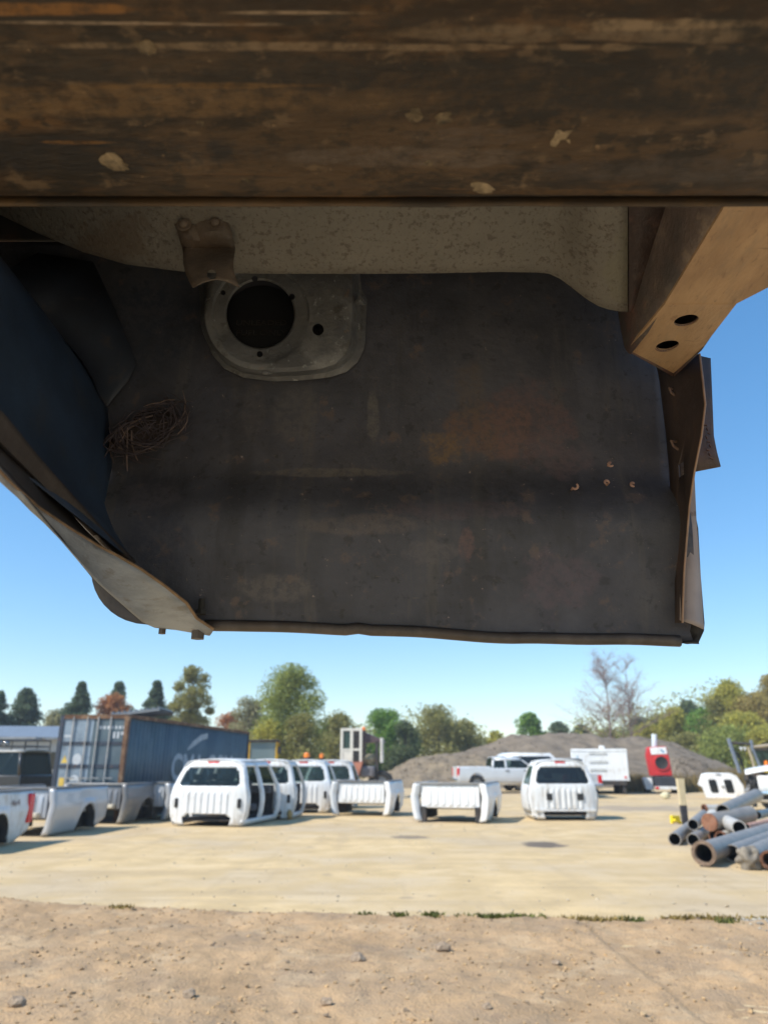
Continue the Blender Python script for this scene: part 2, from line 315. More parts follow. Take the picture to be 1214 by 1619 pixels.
# ================================================================== RAISED TRUCK BED (foreground)
bed = thing('truck_bed', 'rusty dark pickup bed raised overhead, seen from underneath with its fuel filler opening', 'truck bed', (0, 1.1, 1.72))
BL = bed.location
def loc(p): return (p[0] - BL[0], p[1] - BL[1], p[2] - BL[2])
def pat(px, py, Y, rx, rz, c, st, ns): return (loc(W(px, py, Y)), (rx, 0.4, rz), c, st, ns)
SKINM = mat('primer_side', (0.072, 0.074, 0.095), 0.58, 0.0, var=0.30, scale=6,
    spots=[((0.116, 0.109, 0.108), 3.0, .60, .07, .5, (7, 1, .8)), ((0.041, 0.041, 0.049), 2.2, .58, .08, .55, (5, 1, 1.0)), ((0.150, 0.112, 0.104), 160, .70, .03, .6), ((0.038, 0.037, 0.040), 55, .63, .03, .6), ((0.136, 0.119, 0.104), 12, .665, .012, .5, (2.5, 1, 14)), ((0.042, 0.043, 0.060), 3.2, 0.55, 0.1, 0.6), ((0.117, 0.115, 0.130), 1.9, 0.57, 0.10, 0.6), ((0.140, 0.103, 0.092), 24, 0.63, 0.05, 0.6), ((0.039, 0.039, 0.049), 34, 0.62, 0.04, 0.6), ((0.305, 0.244, 0.230), 95, 0.69, 0.025, 0.7)],
    patches=[pat(230, 520, 1.1, .10, .12, (0.034, 0.043, 0.065), .7, 4), pat(215, 700, 1.1, .07, .06, (0.050, 0.049, 0.059), .6, 9), pat(770, 680, 1.1, .085, .055, (0.161, 0.101, 0.078), .75, 16), pat(840, 665, 1.1, .085, .075, (0.148, 0.095, 0.100), .6, 20), pat(700, 705, 1.1, .04, .03, (0.186, 0.124, 0.075), .7, 25),  # navy patches at the left end have lens flare blue painted in
             pat(740, 620, 1.1, .03, .06, (0.129, 0.099, 0.083), .5, 20), pat(890, 725, 1.1, .05, .035, (0.129, 0.094, 0.108), .5, 22), pat(720, 815, 1.1, .12, .018, (0.108, 0.083, 0.098), .5, 30),
             pat(735, 865, 1.1, .012, .03, (0.166, 0.106, 0.108), .6, 30), pat(680, 880, 1.1, .04, .02, (0.129, 0.119, 0.131), .5, 30), pat(880, 920, 1.1, .06, .05, (0.123, 0.094, 0.120), .55, 30),
             pat(590, 650, 1.1, .012, .06, (0.175, 0.164, 0.158), .55, 8), pat(470, 660, 1.1, .04, .055, (0.136, 0.127, 0.130), .5, 6), pat(400, 650, 1.1, .02, .05, (0.121, 0.112, 0.118), .4, 6),
             pat(430, 930, 1.1, .06, .022, (0.163, 0.149, 0.149), .45, 8), pat(520, 745, 1.1, .14, .008, (0.175, 0.156, 0.140), .5, 9), pat(560, 838, 1.1, .12, .016, (0.143, 0.120, 0.118), .5, 7),
             pat(240, 790, 1.1, .045, .035, (0.114, 0.105, 0.132), .6, 18), pat(255, 850, 1.1, .06, .06, (0.045, 0.049, 0.077), .7, 5)],
    bump=0.16, bscale=70, spec=0.35, speckle=85)
ZT = 2.473
def zbot(x):
    z = interp([-.45, -.28, -.02, .2, .49], [1.756, 1.752, 1.744, 1.732, 1.726], x)
    if x < -.37:
        q = (-.37 - x) / .079; z += 0.085 * (1 - math.sqrt(max(0, 1 - min(1, q) ** 2)))
    return z + 0.0025 * mnoise.noise(Vector((x * 9, 0, 0))) + (0.003 if -.06 < x < -.02 else 0)
def prof(z, x=0):
    y = interp([1.70, 1.76, 1.83, 1.905, 1.93, 1.945, 2.005, 2.03, 2.20, 2.50], [1.112, 1.110, 1.092, 1.074, 1.073, 1.077, 1.107, 1.110, 1.100, 1.085], z)
    return y + 0.003 * mnoise.noise(Vector((x * 4, z * 4, 1)))
XS = sorted(set([-.449, -.447, -.443, -.437, -.43, -.42, -.41, -.40, -.385, -.37] + [round(-.36 + .02 * i, 3) for i in range(43)] + [.49]))
rows = []
for k in range(46):
    t = k / 45
    r_ = []
    for x in XS:
        z = lerp(zbot(x), ZT, t); xx = x
        if x < -.37: xx = -.37 - (-.37 - x) * 1.17
        if x < -.2: xx = xx - (interp([1.84, 1.90, 2.0, 2.1, 2.2, 2.3, 2.4, 2.47], [0, .015, .035, .06, .14, .28, .46, .60], z)) * (-.2 - x) / .249
        r_.append(Vector((xx, prof(z, x), z)))
    rows.append(r_)
mb = MB(); mb.grid(rows)
mb.build('side_panel', SKINM, bed, solid=0.0025, world=True, angle=50, off=0)
HEM = mat('hem_metal', (0.085, 0.068, 0.060), 0.55, var=0.25, scale=30, spots=[((0.07, 0.05, 0.04), 14, .55, .1, .7)], bump=.1)
mb = MB()
hx = [x for x in XS if x > -.30 and x < .475]
mb.grid([[Vector((x, prof(zbot(x), x) + dy, zbot(x) + dz)) for x in hx] for dy, dz in ((-.004, .011), (-.009, .006), (-.010, 0.0), (-.006, -.004), (0.0, -.005), (.004, -.002))])
mb.build('bottom_hem', HEM, bed, solid=0.0015, world=True, angle=60)

# floor underside with rolled edge (galvanised)
GALV = mat('galvanised_sheet', (0.209, 0.185, 0.157), 0.55, 0.0, var=0.14, scale=5, spots=[((0.084, 0.057, 0.044), 95, 0.575, 0.05, 0.55), ((0.101, 0.079, 0.066), 190, 0.585, 0.04, 0.5), ((0.257, 0.228, 0.188), 70, 0.68, 0.03, 0.5), ((0.115, 0.097, 0.082), 2.6, 0.52, 0.12, 0.5)],
    patches=[pat(968, 380, .9, .025, .04, (0.09, 0.035, 0.02), .75, 30), pat(120, 400, .9, .12, .03, (0.13, 0.09, 0.062), .6, 18), pat(975, 450, .9, .03, .03, (0.2, 0.18, .13), .6, 40)], bump=0.22, bscale=110, spec=.4)
EP = [(-160, 250), (-80, 300), (0, 345), (60, 373), (130, 401), (200, 420), (290, 430), (360, 432), (430, 433), (520, 433), (600, 433), (700, 432), (790, 430), (850, 431), (868, 433), (885, 441), (900, 452), (915, 464), (930, 475), (945, 484), (960, 489), (975, 492), (992, 494)]
rows = []
E = [W(px, py, .92) for px, py in EP]
def slide(p, q):      # the panel's end edge runs obliquely back to the sill
    w = max(0, min(1, (p.x - .18) / .12)); zc = lambda a: a.y * CP + (a.z - CAM_H) * SP
    return Vector((lerp(q.x, p.x * zc(q) / zc(p), w), q.y, q.z))
for k, (dy, dz) in enumerate(((-.012, .022), (-.003, .012), (0, 0), (-.008, -.0015), (-.022, .004), (-.05, .016), (-.10, .034), (-.17, .055), (-.25, .075), (-.36, .10), (-.5, .13))):
    rows.append([slide(p, p + Vector((0, dy + .013 * (k == 0), dz + .01 * max(0, (-p.x - .3)) * k))) for p in E])
end_edge = [r_[-1].copy() for r_ in rows]
mb = MB(); mb.grid(rows); mb.build('floor_panel', GALV, bed, solid=0.002, world=True, angle=60, off=1)
# load floor above (keeps the sun off), headboard side and far wall
mb = MB(); mb.bx(-1.9, .50, -.75, 1.115, 2.475, 2.50)
mb.build('load_floor', DARK, bed, world=True)
for y0, y1, z0 in ((-.78, -.752, 2.2), (1.08, 1.11, 2.502)): mb = MB(); mb.bx(-1.5, .5, y0, y1, z0, 2.9); mb.build('upper_wall', mat('bed_outer_paint', (.2, .2, .2), .5), bed, world=True)
# hanger strap bolted to the floor underside
STRAP = mat('strap_metal', (0.131, 0.097, 0.074), 0.5, var=0.35, scale=16, spots=[((0.094, 0.068, 0.054), 18, .56, .1, .7), ((0.325, 0.257, 0.195), 60, .66, .05, .6)], bump=.2, bscale=90)
SR = [(341, 274, 358, .845), (352, 275, 361, .842), (366, 281, 366, .842), (380, 285, 370, .850), (392, 289, 372, .866), (402, 290, 371, .860), (415, 290, 369, .840), (430, 293, 370, .832), (444, 299, 374, .828), (455, 305, 379, .826)]
rows = []
for i, (py, a, c, Y) in enumerate(SR):
    r = []
    for j in range(9):
        t = j / 8; q = math.sin(math.pi * t)
        crease = 0.011 * math.exp(-((t - .42) / .07) ** 2) * (1 if i < 5 else .25) + .004 * math.sin(5 * t + i)
        r.append(W(lerp(a, c, t), py - (13 * q * (i - 7) / 2 if i > 7 else 0) + (4 * math.sin(6 * t) if i == 0 else 0), Y + crease - .004 * q))
    rows.append(r)
mb = MB(); mb.grid(rows); st = mb.build('hanger_strap', STRAP, bed, solid=0.002, world=True, angle=50)
hole = [MB().tube([Vector(loc(W(335, 434, .78))), Vector(loc(W(335, 434, .88)))], .0065, 12)]
cut(st, hole)
for (px, py) in ((340, 351), (290, 353)):
    p = W(px, py, .833); mb = MB(); mb.ico(p, .0075, 2, (1, .6, 1)); mb.ring(p + Vector((0, .004, 0)), (0, -1, 0), [(0, .011), (.002, .011), (.002, .005)], 14)
    mb.build('rivet', STRAP, bed, world=True)

# fuel filler housing
HOUSM = mat('housing_metal', (0.166, 0.166, 0.171), 0.6, var=0.35, scale=7, spots=[((0.087, 0.088, 0.099), 9, .53, .08, .75), ((.075, .07, .062), 34, .60, .05, .6), ((0.437, 0.455, 0.465), 60, .64, .05, .55), ((0.230, 0.143, 0.093), 22, .68, .04, .6)], bump=.22, bscale=120)
OUT = [(577, 548), (566, 572), (548, 588), (520, 597), (470, 602), (430, 603), (385, 597), (355, 583), (335, 560), (324, 525), (317, 480), (313, 430), (316, 395), (340, 372), (412, 362), (520, 366), (560, 375), (580, 410), (580, 480)]
C = (412, 497)
def polar(a):
    dx, dy = math.cos(a), math.sin(a); best = 60
    for i in range(len(OUT)):
        (x1, y1), (x2, y2) = OUT[i], OUT[(i + 1) % len(OUT)]; ex, ey = x2 - x1, y2 - y1
        den = dx * ey - dy * ex
        if abs(den) < 1e-9: continue
        fx, fy = x1 - C[0], y1 - C[1]; t = (fx * ey - fy * ex) / den; s_ = (fx * dy - fy * dx) / den
        if t > 0 and -1e-6 <= s_ <= 1 + 1e-6: best = t
    return best
NA = 96; rings = []
for (f_, Y) in ((('a', 54), 1.072), (('a', 54.5), 1.056), (('a', 57), 1.053), (('a', 74), 1.052), (('a', 78), 1.046), (('p', .66), 1.045), (('p', .80), 1.046), (('p', .86), 1.052), (('p', .905), 1.078), (('p', .925), 1.088), (('p', .95), 1.0905), (('p', 1.0), 1.0915)):
    r = []
    for k in range(NA):
        a = 2 * math.pi * k / NA; P = polar(a); q = f_[1] if f_[0] == 'a' else f_[1] * P
        if f_[0] == 'p': q = max(q, 79 + (f_[1] - .6) * 40)
        r.append(W(C[0] + math.cos(a) * q, C[1] + math.sin(a) * q, Y))
    rings.append(r)
mb = MB(); mb.grid(rings, loop=True)
hs = mb.build('filler_housing', HOUSM, bed, solid=0.0018, world=True, angle=45)
holes = []
for (px, py, rr) in ((503, 521, .0098), (462, 469, .0052), (403, 441, .0052), (411, 560, .0052), (353, 463, .0045)):
    holes.append(MB().tube([Vector(loc(W(px, py, 1.02))), Vector(loc(W(px, py, 1.08)))], rr, 16))
cut(hs, holes)
mb = MB(); p = W(420, 589, 1.05); mb.ico(p, .006, 2, (1.1, .5, .8)); mb.build('plug', HOUSM, bed, world=True)
mb = MB(); p = W(563, 479, 1.07); mb.tube([p, p + Vector((.016, -.012, 0))], .006, 10); mb.tube([p + Vector((.010, -.008, 0)), p + Vector((.014, -.011, 0))], .010, 6); mb.build('bolt', HOUSM, bed, world=True)
# fuel door behind the opening, its words embossed
mb = MB(); p = W(412, 500, 1.089); mb.ring(p, (0, -1, 0), [(-.004, .066), (0, .066), (.001, .0001)], 40)
door = mb.build('fuel_door', mat('fuel_door_black', (0.016, 0.017, 0.021), .5, var=.2), bed, world=True)
def lettering(text, size, m, parent, locl, rot, name='lettering', ext=.0008, align='CENTER', sx=1.0, bold=0.0):
    cu = bpy.data.curves.new('text', 'FONT'); cu.body = text; cu.size = size; cu.extrude = ext; cu.align_x = align; cu.offset = bold
    t = bpy.data.objects.new('text', cu); COL.objects.link(t); bpy.context.view_layer.update()
    me = bpy.data.meshes.new_from_object(t.evaluated_get(bpy.context.evaluated_depsgraph_get())); bpy.data.objects.remove(t)
    me.transform(Matrix.Diagonal((sx, 1, 1, 1)))
    me.materials.clear(); me.materials.append(m); o = bpy.data.objects.new(name, me); COL.objects.link(o); o.parent = parent
    o.location = locl; o.rotation_euler = rot; return o
EMB = mat('embossed_letters', (0.040, 0.036, 0.036), .5, var=.2, scale=60)
lettering('UNLEADED', .0155, EMB, door, Vector(loc(W(413, 514, 1.087))), (R(90), 0, 0), sx=1.15)
lettering('FUEL ONLY', .0155, EMB, door, Vector(loc(W(413, 530, 1.087))), (R(90), 0, 0), sx=1.15)

# wheelhouse liner on the left
LINM = mat('liner_flare_tint', (0.023, 0.042, 0.082), .5, var=.4, scale=4, spots=[((.05, .048, .05), 9, .64, .08, .5)], bump=.08, bscale=40)  # navy stands in for bluish lens flare over this side
LZ = [(1.852, -.398), (1.90, -.43), (1.946, -.452), (2.03, -.463), (2.13, -.481), (2.19, -.515), (2.258, -.566), (2.33, -.66), (2.40, -.80), (2.45, -.98)]
mb = MB()
mb.grid([[Vector((x - .01 * (1.094 - y) * (z - 1.85) / .4 + 0, min(y, prof(z) + .001), z)) for y in (1.2, 1.085, 1.07, 1.0, .9, .8, .7, .6, .5)] for z, x in LZ])
mb.build('wheelhouse_liner', LINM, bed, solid=.002, world=True, angle=50)
# seam gusset between liner and panel
mb = MB()
a = [W(*q) for q in ((60, 400, 1.05), (148, 415, 1.07), (178, 480, 1.078), (205, 545, 1.083), (216, 575, 1.085), (203, 602, 1.086), (172, 640, 1.087))]
b_ = [W(*q) for q in ((-20, 440, .98), (60, 480, 1.02), (100, 535, 1.05), (128, 568, 1.066), (147, 600, 1.075), (157, 625, 1.08), (168, 642, 1.085))]
mid = [(p + q) / 2 + Vector((0, .003, 0)) for p, q in zip(a, b_)]
mb.grid([a, mid, b_]); mb.build('gusset', mat('gusset_flare_tint', (.024, .031, .050), .6, var=.25, scale=9, spots=[((.08, .06, .05), 18, .62, .07, .6)]), bed, solid=.002, world=True)  # flare blue painted in here too, to go with the liner
# bottom rail of the liner
RAILM = mat('rail_metal', (0.070, 0.056, 0.050), .55, var=.2, scale=20, spots=[((.05, .04, .038), 12, .58, .1, .6)], bump=.15, bscale=90)
mb = MB(); r0 = [(-60, 605, .54), (0, 659, .62), (60, 731, .74), (110, 786, .86), (160, 840, .98), (212, 892, 1.078)]; r1 = [(-60, 640, .54), (0, 697, .62), (55, 752, .74), (102, 799, .86), (148, 846, .98), (190, 884, 1.078)]
A = [W(*q) for q in r0]; B = [W(*q) for q in r1]
mb.grid([[p + Vector((0, .006, .006)) for p in A], A, [p * .5 + q * .5 + Vector((0, -.002, -.002)) for p, q in zip(A, B)], B, [q + Vector((-.006, .004, .002)) for q in B]])
mb.build('liner_rail', RAILM, bed, solid=.0025, world=True, angle=40)
# dark apron below the rail and the torn bright lip
Lp = [(-50, 690, .55), (0, 739, .62), (43, 788, .70), (86, 840, .79), (130, 892, .88), (151, 918, .93), (195, 957, 1.01), (225, 983, 1.06), (246, 992, 1.088)]
mb = MB(); B2 = [W(*q) for q in ((-50, 640, .56), (0, 692, .64), (40, 735, .72), (80, 778, .82), (112, 812, .89), (135, 838, .94), (160, 862, 1.01), (185, 888, 1.065), (225, 905, 1.092))]
LpW = [W(*q) for q in Lp]
mb.grid([B2, [p * .5 + q * .5 + Vector((-.012, .012, 0)) for p, q in zip(B2, LpW)], LpW]); mb.build('apron', mat('apron_metal', (0.036, 0.034, 0.04), .6, var=.25, scale=10), bed, solid=.002, world=True)
LIPM = mat('bare_sheet', (0.274, 0.284, 0.308), .45, 0.1, var=.18, scale=9, stretch=(2, 2, 6), spots=[((0.152, 0.129, 0.108), 12, .6, .08, .6), ((0.380, 0.413, 0.454), 20, .66, .05, .5), ((0.182, 0.120, 0.076), 30, .68, .05, .6)], bump=.15, bscale=50)
U = [(-30, 716, .57), (18, 766, .655), (60, 803, .74), (105, 833, .83), (152, 862, .915), (190, 882, .96), (225, 902, .99), (262, 928, 1.02), (296, 955, 1.045)]
U2 = [(312, 979, 1.065), (338, 996, 1.082)]; L2 = [(285, 996, 1.092), (330, 997, 1.094)]
UW = [W(*q) for q in U + U2]; LW = [W(*q) for q in Lp + L2]
LW = [q + (p - q).normalized() * 0.0 for p, q in zip(UW, LW)]
rows = []
for t in (0, .12, .3, .5, .7, .88, 1):
    rows.append([lerp(q, p, t) + Vector((-.004, .010, -.006)) * math.sin(math.pi * t) for p, q in zip(UW, LW)])
mb = MB(); mb.grid(rows); mb.build('torn_lip', LIPM, bed, solid=.002, world=True, angle=60)
mb = MB(); mb.tube([p + Vector((0, -.001, .001)) for p in UW], .0022, 6); mb.build('lip_edge', mat('rusty_edge', (.22, .135, .075), .7, var=.3, scale=40), bed, world=True)
for (px, py, r_) in ((313, 1004, .011), (257, 996, .006)):
    p = W(px, py, 1.095); mb = MB(); mb.tube([p + Vector((0, 0, -.006)), p + Vector((0, 0, .010))], r_, 6); mb.build('bolt', HEM, bed, world=True, smooth=False)
p = W(318, 965, 1.088); mb = MB(); mb.tube([p, p + Vector((0, 0, .018))], .005, 8); mb.tube([p + Vector((0, 0, -.006)), p], .009, 6); mb.build('bolt', DARK, bed, world=True)

# cross sill (box section) with two holes
SILLM = mat('sill_metal', (0.459, 0.287, 0.157), .6, var=.12, scale=6, stretch=(3, 1, 3), spots=[((.34, .235, .15), 9, .57, .06, .6), ((.24, .15, .09), 40, .63, .03, .6), ((.56, .42, .29), 3.5, .60, .08, .5), ((.20, .12, .07), 14, .66, .012, .5, (1, 6, 1), .5), ((0.270, 0.155, 0.085), 5, .58, .12, .6), ((0.203, 0.098, 0.052), 26, .66, .05, .6), ((0.567, 0.368, 0.209), 55, .66, .04, .4)], bump=.2, bscale=80)  # sill underside, ground bounce put into a paler colour than its sides
SILLD = mat('sill_side_metal', (0.13, 0.095, 0.082), .65, var=.25, scale=9, spots=[((.38, .28, .2), 16, .58, .08, .5), ((.17, .07, .055), 8, .58, .05, .8), ((.085, .072, .068), 7, .52, .07, .8), ((.12, .08, .06), 30, .60, .05, .6, (1.0, 3, .35))], bump=.3, bscale=80)
zs = 2.15
near = [Vector((.386, .30, zs - .004)), Vector((.386, .825, zs - .004)), Vector((.484, .825, zs - .004)), Vector((.56, .72, zs - .004)), Vector((.60, .55, zs - .004)), Vector((.60, .30, zs - .004))]
far = [Vector((.386, .825, zs - .0045)), Vector((.377, .958, zs + .006)), Vector((.479, 1.036, zs + .010)), Vector((.492, .958, zs + .006)), Vector((.484, .825, zs - .0045))]
FILLM = mat('gap_filler_metal', (0.077, 0.049, 0.043), .65, var=.3, scale=9, spots=[((0.041, 0.028, 0.027), 6, .53, .08, .8), ((0.090, 0.032, 0.027), 9, .60, .05, .8), ((0.144, 0.097, 0.074), 18, .60, .06, .6), ((0.045, 0.029, 0.027), 45, .6, .04, .6)], bump=.3, bscale=80)
mb = MB(); mb.grid([[p + Vector((.0015, 0, .001)), Vector((lerp(p.x, .381, .5), p.y, p.z + .0015)), Vector((.381, p.y, p.z + .002))] for p in end_edge[2:]]); mb.build('gap_filler', FILLM, bed, solid=.002, world=True, angle=60)  # added plate hiding the shadowed cavity, passes for the sill side
# the plate closing the sill from below, and its side wall
mb = MB(); mb.prism(far, (0, 0, .004)); fp = mb.build('sill_foot', SILLM, bed, world=True, smooth=False)
holes = []
for px, py in ((1084, 506), (1055, 550)):
    p = Hh(px, py, zs); holes.append(MB().tube([Vector(loc(p + Vector((0, 0, -.05)))), Vector(loc(p + Vector((0, 0, .05))))], .0165, 24))
cut(fp, holes)
for px, py in ((1084, 506), (1055, 550)):
    p = Hh(px, py, zs); mb = MB(); mb.ring(p + Vector((0, 0, .001 + .007 * (p.y - .83) / .13)), (0, 0, -1), [(0, .0160), (.0022, .0166), (.0026, .0182), (0, .0205)], 28); mb.build('hole_rim', SILLD, bed, world=True)
mb = MB(); mb.prism(near, (0, 0, .0042)); mb.build('sill_bottom', SILLM, bed, world=True, smooth=False)
side = [(.30, -.002), (.6, 0), (.825, 0), (.9, 0), (.957, .002)]
mb = MB()
rows = []
for z, ox in ((zs - .001, .006), (zs + .003, .0015), (zs + .012, -.002), (zs + .05, -.004), (zs + .13, -.006), (zs + .32, -.008)):
    rows.append([Vector((.383 + ox - (.006 if y > .9 else 0), y, z)) for y, _ in side])
mb.grid(rows); mb.build('sill_side', SILLD, bed, solid=.0025, world=True, angle=60)
mb = MB(); mb.grid([[Vector((x, y, z)) for x, y in ((.379, .957), (.43, .996), (.479, 1.034))] for z in (zs + .005, zs + .06, zs + .32)]); mb.build('sill_end', SILLD, bed, solid=.0025, world=True)
mb = MB(); mb.grid([[Vector((x, y, z)) for x, y in ((.600, .30), (.600, .55), (.560, .72), (.486, .825), (.492, .955), (.481, 1.034))] for z in (zs + .005, zs + .06, zs + .32)]); mb.build('sill_outer_side', SILLD, bed, solid=.0025, world=True)

# front flange on the right
FLM = mat('flange_metal', (0.068, 0.049, 0.046), .55, var=.2, scale=14, stretch=(1, 1, .5), spots=[((0.034, 0.027, 0.028), 9, .56, .1, .6), ((0.099, 0.049, 0.029), 14, .62, .08, .6)], bump=.15, bscale=80)
fr = [(560, 1043, 1105, .995), (600, 1051, 1110, .988), (640, 1056, 1114, .985), (690, 1062, 1108, .998), (745, 1067, 1097, 1.018), (800, 1070, 1089, 1.035), (850, 1073, 1085, 1.048), (900, 1075, 1081, 1.058), (950, 1076.5, 1079, 1.066), (985, 1076, 1078, 1.072)]
rows = []
for py, a, c, Y in fr:
    p, q = W(a - 9, py, 1.092), W(c, py, Y)
    rows.append([lerp(p, q, t) + Vector((.004 * math.sin(math.pi * t), 0, 0)) for t in (0, .25, .5, .75, .96, 1)])
mb = MB(); mb.grid(rows); fl = mb.build('front_flange', FLM, bed, solid=.002, world=True, angle=50)
p = W(1075, 742, 1.06)
cut(fl, [MB().box(Vector(loc(p)), (0.045, 0.014, 0.023), m=Matrix.Rotation(R(12), 3, 'Z'))])
mb = MB(); mb.tube([r_[-1] + Vector((0, -.001, 0)) for r_ in rows], .0016, 6); mb.build('flange_edge', mat('worn_edge', (0.324, 0.203, 0.140), .6, var=.2, scale=40), bed, world=True)
mb = MB(); q = [W(*k) for k in ((1093, 695, 1.075), (1097, 745, 1.076), (1100, 820, 1.082), (1106, 900, 1.085), (1111, 985, 1.087), (1112, 995, 1.086))]; q0 = [W(*k) for k in ((1066, 700, 1.09), (1072, 745, 1.09), (1074, 820, 1.09), (1074, 900, 1.085), (1074, 975, 1.08), (1074, 980, 1.078))]
mb.grid([q0, [lerp(a, b, .5) + Vector((0, -.003, 0)) for a, b in zip(q0, q)], q])
mb.build('corner_strip', mat('corner_paint', (0.360, 0.292, 0.271), .5, var=.12, scale=14, spots=[((0.144, 0.097, 0.079), 40, .66, .04, .6)]), bed, solid=.002, world=True)
mb = MB(); q = [W(*k) for k in ((1099, 815, 1.096), (1103, 835, 1.098), (1107, 910, 1.10), (1113, 985, 1.10), (1112, 997, 1.10), (1103, 1016, 1.10), (1085, 1017, 1.10))]
mb.grid([q, [p + Vector((-.02 if i < 5 else -.005, .012, .004 if i > 4 else 0)) for i, p in enumerate(q)]]); mb.build('outer_fold', DARK, bed, solid=.003, world=True)
PLM = mat('stamped_plate_metal', (0.077, 0.047, 0.037), .6, var=.2, scale=20, spots=[((0.117, 0.057, 0.035), 20, .58, .1, .6)], bump=.2, bscale=70)
mb = MB(); q = [(1092, 560, 1122, 567), (1094, 640, 1125, 640), (1094, 690, 1127, 690), (1094, 718, 1132, 715), (1092, 747, 1138, 738)]
mb.grid([[W(lerp(a, c, t), lerp(b, d, t), 1.062 + .01 * t) for t in (0, .3, .6, .85, 1)] for a, b, c, d in q]); pl_ = mb.build('corner_plate', PLM, bed, solid=.003, world=True, angle=50)
mb = MB()
for k in range(9):
    p = W(1117 + 1.0 * (k % 3 - 1) * 2.2 + k * .6, 672 + k * 6.6, 1.062); mb.box(p, (0.005, 0.003, 0.002), m=Matrix.Rotation(R(20 + 50 * (k % 2)), 3, 'Y'))
mb.build('stamped_marks', mat('stamp', (0.144, 0.081, 0.057), .6), pl_, world=False)
for v in pl_.children[0].data.vertices: v.co -= BL
for (px, py) in ((1057, 621), (1060, 704)):
    p = W(px, py, 1.07); mb = MB(); mb.tube([p + Vector((.012, 0, .006)), p + Vector((-.004, -.012, .002)), p + Vector((-.002, -.014, -.008)), p + Vector((.010, -.004, -.010))], .0022, 6)
    mb.build('wire_clip', mat('clip_metal', (0.234, 0.154, 0.123), .5, var=.2), bed, world=True)
CL = mat('clip_plastic', (0.378, 0.235, 0.192), .55, var=.12, scale=60)
for i, (px, py, a0) in enumerate(((907, 772, 200), (957, 766, 20), (963, 737, 90), (998, 769, 60))):
    c = W(px, py, 1.088); mb = MB(); pts = [c + Vector((math.cos(R(a0 + k * 32)) * .0040, -.006 - .0006 * k, math.sin(R(a0 + k * 32)) * .0040)) for k in range(8)]
    pts.insert(0, pts[0] + Vector((0, .014, 0))); mb.tube(pts, [.0016, .0018, .0021, .0022, .0022, .0022, .0021, .0018, .0013], 8); mb.build('bent_stud', CL, bed, world=True)

# twig nest in the corner
nest = thing('bird_nest', 'small ragged bird nest of dry twigs on the dark bed panel beside the wheelhouse', 'nest', W(238, 680, 1.085))
r = random.Random(3)
def twig(mb, c, ang, ln, bend, rad, dy):
    pts = []
    for k in range(5):
        t = k / 4 - .5; a = ang + bend * t
        pts.append(c + Vector((math.cos(ang) * ln * t - math.sin(ang) * bend * ln * t * t, dy + r.uniform(-.003, .003), math.sin(ang) * ln * t + math.cos(ang) * bend * ln * t * t)))
    mb.tube(pts, [rad * .8, rad, rad, rad * .9, rad * .5], 5)
TW = [mat('twig_dark', (0.068, 0.055, 0.066), .8, var=.3, scale=50), mat('twig_pale', (0.153, 0.110, 0.101), .8, var=.3, scale=50)]
for i in range(150):
    th = r.random() * 6.28; q = r.uniform(.55, 1.05) if i > 30 else r.uniform(0, .6)
    c = Vector((math.cos(th) * .066 * q, 0, math.sin(th) * .043 * q)); c.z += c.x * .42
    ang = th + math.pi / 2 + r.gauss(0, .35) if i > 30 else r.random() * 6.28
    mb = MB(); pale = i % 9 == 0
    twig(mb, c, ang, r.uniform(.03, .085), r.uniform(-.1, .9), r.uniform(.0006, .0013) * (1.25 if pale else 1), -.001 - .013 * r.random())
    mb.build('twig', TW[1 if pale else 0], nest)
mb = MB(); mb.ico((-.01, .002, 0), 1, 3, (0.056, 0.008, 0.033), .35, 4, Matrix.Rotation(R(-22), 3, 'Y')); mb.build('mud_base', mat('nest_mud', (0.041, 0.031, 0.031), .95, var=.3, scale=30, bump=.5, bscale=60), nest)

